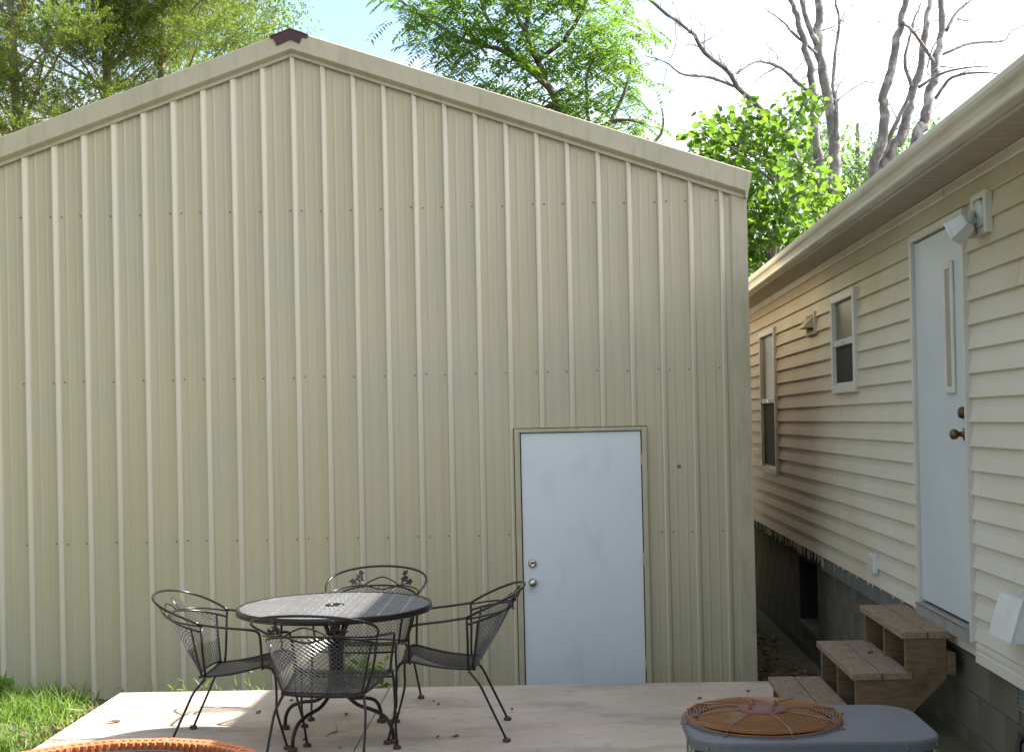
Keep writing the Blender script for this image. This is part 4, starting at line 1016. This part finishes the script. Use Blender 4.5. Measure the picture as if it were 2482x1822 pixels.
def cedar(label, Y, trunk_px, top_py, tips_px, seed, n_per=74, rad=0.40):
    random.seed(seed)
    base = at(trunk_px, 1000, Y); base.z = -0.3; root = empty('cedar_tree', base); tag(root, label, 'tree', 'cedar trees behind the shed')
    top = at(trunk_px+random.uniform(-20,20), top_py, Y)-base
    tips = [at(px, py, Y+random.uniform(-1.3,1.3))-base for px, py in tips_px]
    b = MB(); limbs_to(b, Vector((0,0,0)), top, tips, 0.10); b.build('trunk', M['bark_cedar'], root, True)
    C, D, T = spray_cloud([list(t_) for t_ in tips], n_per, rad)
    leaf_object('crown', C, D, rng.uniform(0.035,0.075,len(C)), rng.uniform(0.009,0.016,len(C)), M['leaf_cedar'], root, rnd=T)
def tips_in(x0, x1, y0, y1, n, f=None):
    o = []; tries = 0
    while len(o) < n and tries < 5000:
        tries += 1; x, y = random.uniform(x0,x1), random.uniform(y0,y1)
        if f and not f(x, y): continue
        if any((x-a)**2+(y-c)**2 < (0.55*math.sqrt((x1-x0)*(y1-y0)/n))**2 for a, c in o): continue
        o.append((x,y))
    return o
random.seed(5)
cedar('feathery olive cedar tree behind the far corner of the shed roof', 7.2, 60, -500, tips_in(-260,215,-420,330,66), 31)
cedar('feathery cedar tree with pale forked trunk behind the shed roof', 8.2, 258, -520, tips_in(170,470,-430,250,48, lambda x,y: not(400 < x and y > 130)), 32)
cedar('taller feathery cedar tree with reddish branches nearest the shed ridge', 7.8, 395, -560, tips_in(360,610,-440,130,36, lambda x,y: y < 190-0.25*abs(x-420)), 33, 62)
def broadleaf(name, label, Y, trunk_px, top_py, tips_px, seed, mat, bark, n_leaf, L, Wd, rad, shape='leaf', droop=0.3, group=None, base_z=-0.3, depth=1.0, r0=0.14, lpt=None):
    random.seed(seed)
    base = at(trunk_px, 1000, Y); base.z = base_z; root = empty(name, base); tag(root, label, 'tree', group)
    top = at(trunk_px, top_py, Y)-base
    tips = [at(px, py, Y+random.uniform(-depth,depth))-base for px, py in tips_px]
    b = MB(); limbs_to(b, Vector((0,0,0)), top, tips, r0); b.build('trunk', bark, root, True)
    Cs = []; Ds = []; Ts = []
    for t_ in tips:
        m_ = n_leaf; o_ = rand_dirs(m_)*rad*(rng.random((m_,1))**0.4); o_[:,2] *= 0.8; tone = rng.random()
        Cs.append(np.array(list(t_))[None]+o_); Ds.append(unit(rand_dirs(m_)+o_/rad*0.5+np.array([0,0,-droop]))); Ts.append(np.clip(tone*.5+rng.random(m_)*.5,0,1))
    C = np.concatenate(Cs); D = np.concatenate(Ds)
    U = unit(rand_dirs(len(C))*0.8+np.array([0,0,1.0]))
    leaf_object('crown', C, D, rng.uniform(*L,len(C)), rng.uniform(*Wd,len(C)), mat, root, U=U, shape=shape, rnd=np.concatenate(Ts))
# leafy trees behind the cedars
broadleaf('leafy_tree', 'bright green leafy tree showing between cedars and the shed ridge', 10.5, 590, -380, tips_in(500,725,-350,120,26, lambda x,y: y < 120-0.3*max(0,x-640) and not (x > 660 and y < -60)), 41, M['leaf_far'], M['bark'], 330, (0.06,0.11), (0.025,0.045), 0.48)
broadleaf('leafy_tree', 'dark green leafy tree deep behind the cedars', 11.5, 240, -420, tips_in(-250,560,-380,330,34), 42, M['leaf_oak'], M['bark'], 150, (0.08,0.13), (0.04,0.065), 0.5)
# drooping compound-leaf tree
def walnut():
    random.seed(51); Y = 7.6
    base = at(1405, 1000, Y); base.z = -0.3; root = empty('walnut_tree', base); tag(root, 'bright green tree with drooping compound leaves above the shed roof slope', 'tree')
    b = MB(); limbs = [
      [(1405,520),(1400,420),(1370,300),(1310,170),(1280,90),(1245,20),(1220,-120)],
      [(1330,215),(1230,130),(1130,100),(1060,60),(985,12),(940,-10)],
      [(1390,370),(1450,310),(1500,290),(1560,300)],
      [(1400,420),(1480,300),(1520,200),(1530,120)],
      [(1300,150),(1380,80),(1420,0),(1440,-120)],
      [(1350,250),(1280,270),(1200,230),(1140,240)],
      [(1400,400),(1430,330),(1420,200),(1450,120)],
      [(1240,130),(1180,40),(1150,-80)],[(1270,80),(1290,-20),(1310,-150)]]
    T = []
    b.tube([Vector((0,0,0)), Vector((0.05,0,2.0)), at(1405,520,Y)-base], [0.15,0.12,0.09], 9)
    for li, l in enumerate(limbs):
        dr = random.uniform(-.9,.9) if li else 0.0
        P = [at(p[0],p[1],Y+dr*i/(len(l)-1))-base for i, p in enumerate(l)]
        q = jag(P, 0.018, 4); b.tube(q, taper(q, 0.075 if li == 0 else 0.038, 0.014), 7); T += q[(8 if li == 0 else 4):]
    b.build('trunk', M['bark'], root, True)
    blobs = [(1290,-60,120),(1180,-60,110),(1060,-10,95),(985,30,55),(1040,90,45),(1130,130,75),(1115,190,55),(1160,40,80),(1240,90,80),(1330,20,100),(1430,0,95),(1490,60,75),(1500,120,60),
             (1440,110,80),(1360,130,70),(1250,180,75),(1330,220,80),(1420,200,80),(1490,170,70),(1540,215,45),(1260,260,50),(1340,300,60),(1420,290,75),(1500,270,62),(1550,290,35),(1190,215,40),(1160,90,60),(1020,5,60),(1400,-80,110),(1540,320,30),(1100,70,50)]
    C = []; D = []; U = []; TT = []
    for (px, py, r_) in blobs:
        nf = int(30*(r_/75)**2)+4
        for k in range(nf):
            a = random.uniform(0,6.283); q = r_*math.sqrt(random.random())
            s0 = at(px+q*math.cos(a), py+q*math.sin(a)-10, Y+random.uniform(-1,1))-base; tone = random.random()
            d = Vector((random.uniform(-1,1),random.uniform(-1,1),random.uniform(-.25,.35))).normalized(); ln = random.uniform(.30,.5); p = s0.copy(); m_ = 9
            for j in range(m_):
                d = (d+Vector((0,0,-0.09))).normalized(); p = p+d*ln/m_; side = d.cross(Vector((0,0,1))).normalized()
                for sg in (-1,1):
                    C.append(tuple(p)); D.append(tuple((side*sg+d*0.45+Vector((random.uniform(-.15,.15),random.uniform(-.15,.15),-0.25+random.uniform(-.15,.15)))).normalized())); U.append((random.uniform(-.3,.3),random.uniform(-.3,.3),1)); TT.append(min(1,max(0,tone*.6+random.random()*.4)))
    n = len(C); print('walnut leaflets', n)
    leaf_object('crown', np.array(C), np.array(D), rng.uniform(.085,.14,n), rng.uniform(.028,.042,n), M['leaf_walnut'], root, U=unit(np.array(U)), rnd=np.array(TT))
walnut()
# round-leaved tree between shed and house
def inpoly(x, y, P):
    c_ = False; j = len(P)-1
    for i in range(len(P)):
        if (P[i][1] > y) != (P[j][1] > y) and x < (P[j][0]-P[i][0])*(y-P[i][1])/(P[j][1]-P[i][1]+1e-9)+P[i][0]: c_ = not c_
        j = i
    return c_
random.seed(6)
RP = [(1700,420),(1720,330),(1790,280),(1850,265),(1900,290),(1950,300),(1985,330),(1990,420),(2010,480),(1990,560),(1960,640),(1900,760),(1800,820),(1760,700),(1740,500)]
broadleaf('round_leaf_tree', 'vivid green tree with large round leaves between shed and house', 6.7, 1900, 330, tips_in(1690,2030,260,820,66, lambda x,y: inpoly(x,y,RP)) + [(1700,325),(1735,305),(1745,345),(1930,262),(1950,250)], 43, M['leaf_round'], M['bark'], 44, (0.080,0.125), (0.07,0.11), 0.30, 'round', 0.35, depth=0.9, r0=0.09)
broadleaf('evergreen_shrub', 'dense dark evergreen shrub closing the alley behind shed and house', 6.6, 1870, 980, [(1830+random.uniform(-95,95), y_) for y_ in (1000,1030,1060,1090,1120,1150,1180,1210,1240,1270,1300,1330,1360) for _ in (0,1,2)], 47, M['leaf_oak'], M['bark'], 90, (0.07,0.11), (0.04,0.06), 0.30, depth=0.25, r0=0.05)  # added shrub keeps light out of the far end of the alley
# paler trees beyond
random.seed(8)
broadleaf('leafy_tree', 'hazy pale green tree beyond the two dead trees', 15.0, 2080, 300, tips_in(1930,2180,305,620,30, lambda x,y: y > 330+abs(x-2060)*0.25), 44, M['leaf_far'], M['bark'], 260, (0.09,0.15), (0.035,0.06), 0.5, depth=1.5)
broadleaf('leafy_tree', 'dull green distant tree low behind the round-leaved tree', 17.0, 1800, 420, tips_in(1620,1960,420,760,26), 45, M['leaf_oak'], M['bark'], 200, (0.10,0.16), (0.05,0.08), 0.6, depth=1.5)
broadleaf('leafy_tree', 'small distant tree top just over the house gutter', 19.0, 2290, 330, tips_in(2230,2330,300,520,9), 46, M['leaf_oak'], M['bark'], 200, (0.10,0.16), (0.05,0.08), 0.5)

# added unseen trees past the lawn, blocking the sky on the grass side
def sky_block_tree(x, y, h, w, label, seed):
    random.seed(seed); root = empty('leafy_tree', (x,y,-0.3)); tag(root, label, 'tree', 'trees along the wood edge')
    tips = [Vector((random.gauss(0,w*.5), random.gauss(0,w*.5), h*random.uniform(.16,1.0))) for _ in range(46)]
    tips = [Vector((t_.x*(1.15-t_.z/h*.7), t_.y*(1.15-t_.z/h*.7), t_.z)) for t_ in tips]
    b = MB(); limbs_to(b, Vector((0,0,0)), Vector((0,0,h*.92)), tips, 0.16); b.build('trunk', M['bark'], root, True)
    m_ = 130; C = np.concatenate([np.array(list(t_))[None]+rand_dirs(m_)*0.85*(rng.random((m_,1))**.4) for t_ in tips])
    leaf_object('crown', C, unit(rand_dirs(len(C))+np.array([0,0,-.3])), rng.uniform(.14,.24,len(C)), rng.uniform(.08,.13,len(C)), M['leaf_oak'], root, U=unit(rand_dirs(len(C))*0.8+np.array([0,0,1.0])))
for i, (x, y, h, w, lab) in enumerate(((-8.2,-0.5,9.5,2.6,'tall leafy tree at the wood edge level with the shed front'),(-9.0,-4.6,10.5,2.8,'broad leafy tree at the wood edge level with the patio'),(-8.6,-9.0,9.0,2.7,'rounded leafy tree at the wood edge facing the fire pit'),(-7.8,-13.2,10.0,2.8,'tall leafy tree at the wood edge past the end of the patio'))):
    sky_block_tree(x, y, h, w, lab, 90+i)
# ------------------------------------------------------------------ grass, weeds, litter
def grass_patch(name, label, pts, hmin, hmax, mat):
    n = len(pts); C = np.array(pts); D = unit(np.column_stack([rng.normal(size=n)*0.42, rng.normal(size=n)*0.42, np.ones(n)]))
    o = leaf_object(name, C, D, np.where(rng.random(n) < 0.22, rng.uniform(hmax,hmax*1.35,n), rng.uniform(hmin,hmax,n)), rng.uniform(0.006,0.014,n), mat, shape='blade', fold=0.30); tag(o, label, 'grass', kind='stuff'); return o
pts = []
random.seed(12)
while len(pts) < 26000:
    x = -0.97 - abs(random.gauss(0,1.6)) ; y = random.uniform(-6.5,-0.05)
    if x < -6: continue
    if y > -1.7 and x > -1.42-0.35*random.random(): continue
    if math.sin(x*5.1+y*3.3)+math.sin(x*2.3-y*6.1)+random.uniform(-1.2,1.2) < -0.75: continue
    if x > -1.1 and random.random() < 0.55: continue
    pts.append((x, y, ground_z(x,y)-0.01))
grass_patch('grass', 'lush sunlit green grass growing beside the patio slab', pts, 0.06, 0.18, M['grass'])
# litter along the slab edge
n = 700; x = -0.98-np.abs(rng.normal(size=n))*0.12; y = rng.uniform(-4.5,-1.2,n); C = np.column_stack([x,y,np.array([ground_z(a,c) for a, c in zip(x,y)])+0.006+rng.random(n)*0.03])
o = leaf_object('leaf_litter', C, unit(rng.normal(size=(n,3))*np.array([1,1,.25])), rng.uniform(.03,.07,n), rng.uniform(.02,.04,n), M['litter'], U=unit(rng.normal(size=(n,3))*0.4+np.array([0,0,1]))); tag(o, 'brown dead leaf litter along the slab edge', 'leaves', kind='stuff')
n = 900; x = rng.uniform(3.42,3.9,n); y = rng.uniform(-1.2,4.5,n); x[::2] = rng.uniform(3.0,3.9,450); y[::2] = rng.uniform(-1.3,0.3,450)
C = np.column_stack([x,y,np.array([ground_z(a,c) for a, c in zip(x,y)])+0.006+rng.random(n)*0.02])
o = leaf_object('leaf_litter', C, unit(rng.normal(size=(n,3))*np.array([1,1,.25])), rng.uniform(.03,.08,n), rng.uniform(.02,.05,n), M['litter'], U=unit(rng.normal(size=(n,3))*0.4+np.array([0,0,1]))); tag(o, 'brown leaf litter in the alley between shed and house', 'leaves', kind='stuff')
def weed(px, py_top, Y, label, n_leaf=16, spread=0.10, L=(0.05,0.10), Wd=(0.012,0.022), seed=1, stems=3):
    random.seed(seed); tp = at(px, py_top, Y); base = Vector((tp.x, Y, ground_z(tp.x, Y))); H_ = tp.z-base.z
    root = empty('weed', base); tag(root, label, 'weed', 'weeds along the shed wall')
    b = MB(); C = []; D = []
    for s_ in range(stems):
        tip = Vector((random.uniform(-spread,spread), random.uniform(-spread*.6,spread*.6), H_*random.uniform(.6,1.0)))
        q = smooth_line([Vector((0,0,0)), tip*0.5+Vector((random.uniform(-.02,.02),0,0.03)), tip]); b.tube(q, taper(q,0.004,0.0015), 5)
        for k in range(n_leaf):
            p = q[random.randrange(3,len(q))]; C.append(tuple(p)); D.append((random.uniform(-1,1),random.uniform(-1,1),random.uniform(-.1,.8)))
    b.build('stem', M['weed'], root); n = len(C)
    leaf_object('leaves', np.array(C), unit(np.array(D)), rng.uniform(*L,n), rng.uniform(*Wd,n), M['weed'], root)
for i, (px, py, lab) in enumerate(((300,1668,'low'),(352,1655,'narrow'),(400,1664,'drooping'),(452,1640,'tall spiky'),(470,1660,'thin'),(535,1658,'small'),(596,1625,'tall wispy'),(630,1664,'tiny'))):
    weed(px, py, -1.22-0.04*(i % 3), lab + ' green weed growing between patio slab and shed wall', 9, 0.07, (0.045,0.10), (0.008,0.014), 60+i, 3)
weed(850, 1560, -1.15, 'leafy green weed growing behind the patio table', 16, 0.13, (0.05,0.09), (0.03,0.05), 80, 5)
weed(905, 1600, -1.18, 'broad-leaved green weed beside the far patio chair', 16, 0.10, (0.06,0.10), (0.035,0.05), 81, 4)
weed(5, 1640, -0.9, 'broad-leaved weed in the grass at the shed corner', 14, 0.14, (0.08,0.14), (0.05,0.08), 82, 4)

# ------------------------------------------------------------------ fallen leaves and twig
def fallen(px, py, z, s_, lab, rot):
    p = on(px, py, z); me = MB(); pts = []
    n_ = 9
    for k in range(n_):
        a = 2*math.pi*k/n_; r_ = s_*(1+0.35*math.cos(2*a))*random.uniform(.75,1.1); pts.append((r_*math.cos(a)*0.8, r_*math.sin(a)*0.5, random.uniform(.003,.016)))
    me.add([(0,0,0.004)] + pts + [(x,y,h+0.0015) for x,y,h in pts] + [(0,0,0.006)],
           [(0,(k+1) % n_+1,k+1) for k in range(n_)] + [(2*n_+1,k+1+n_,(k+1) % n_+1+n_) for k in range(n_)] + [(k+1,(k+1) % n_+1,(k+1) % n_+1+n_,k+1+n_) for k in range(n_)])
    o = me.build('fallen_leaf', M['dry_leaf']); o.location = (p.x, p.y, z+0.0005); o.rotation_euler = (0,0,rot); tag(o, lab, 'leaf', 'dry leaves lying about')
random.seed(77)
F4 = lambda a, c: (600+a/5.6275, 1600+c/5.6275); F5 = lambda a, c: (900+a/5.6275, 1600+c/5.6275); FZ = lambda a, c: (1640+a/5.3595, 1640+c/5.3595)
for q, s_, lab in ((F4(150,712),.035,'curled olive-brown leaf on patio at the edge of the sunlight'),(F4(1350,748),.028,'dry brown leaf on patio beneath the table'),(F4(2030,738),.028,'tan dry leaf on patio by the table foot nearest the shed door'),
    (F4(790,1095),.026,'flat brown leaf on patio beneath the fire-pit-side chair'),(F5(850,568),.012,'tiny leaf scrap on patio behind the door-side chair'),(F5(920,616),.016,'small red-brown leaf scrap on patio under the door-side chair'),
    (F5(1145,1050),.030,'dark red-brown leaf on patio in front of the door-side chair'),(F5(1920,686),.016,'small leaf fragment on patio beside the rear foot of the door-side chair'),(F5(905,1056),.016,'small olive leaf fragment on the stained patio patch'),
    (FZ(295,285),.022,'upright dry leaf on patio beside the air conditioner'),(FZ(935,200),.014,'small red leaf scrap on patio at the foot of the steps'),(F4(600,560),.014,'small leaf scrap on patio behind the grass-side chair'),(F4(1260,1208),.014,'dark leaf scrap on patio beside the slab joint')):
    fallen(*q, 0.0, s_, lab, random.uniform(0,6))
fallen(277, 1751, 0.0, 0.04, 'curled dry leaf on the sunlit patio near the grass', 0.4)
fallen(1760+930/2.6565, 1200+1020/2.6565, 0.402, 0.03, 'dry yellow leaf on the middle wooden tread', 1.0)
a_ = on(*F4(1070,1042)); c_ = on(*F4(1220,980)); d_ = on(*F4(1205,935))
b = MB(); b.tube([a_+Vector((0,0,.006)), a_.lerp(c_,.5)+Vector((0,0.01,.009)), c_+Vector((0,0,.008))], [0.004,0.005,0.006], 6); b.tube([c_+Vector((0,0,.008)), d_+Vector((0,0,.02))], [0.005,0.003], 6)
o = b.build('twig', M['bark_cedar']); tag(o, 'short forked brown twig lying on patio under the table', 'twig')
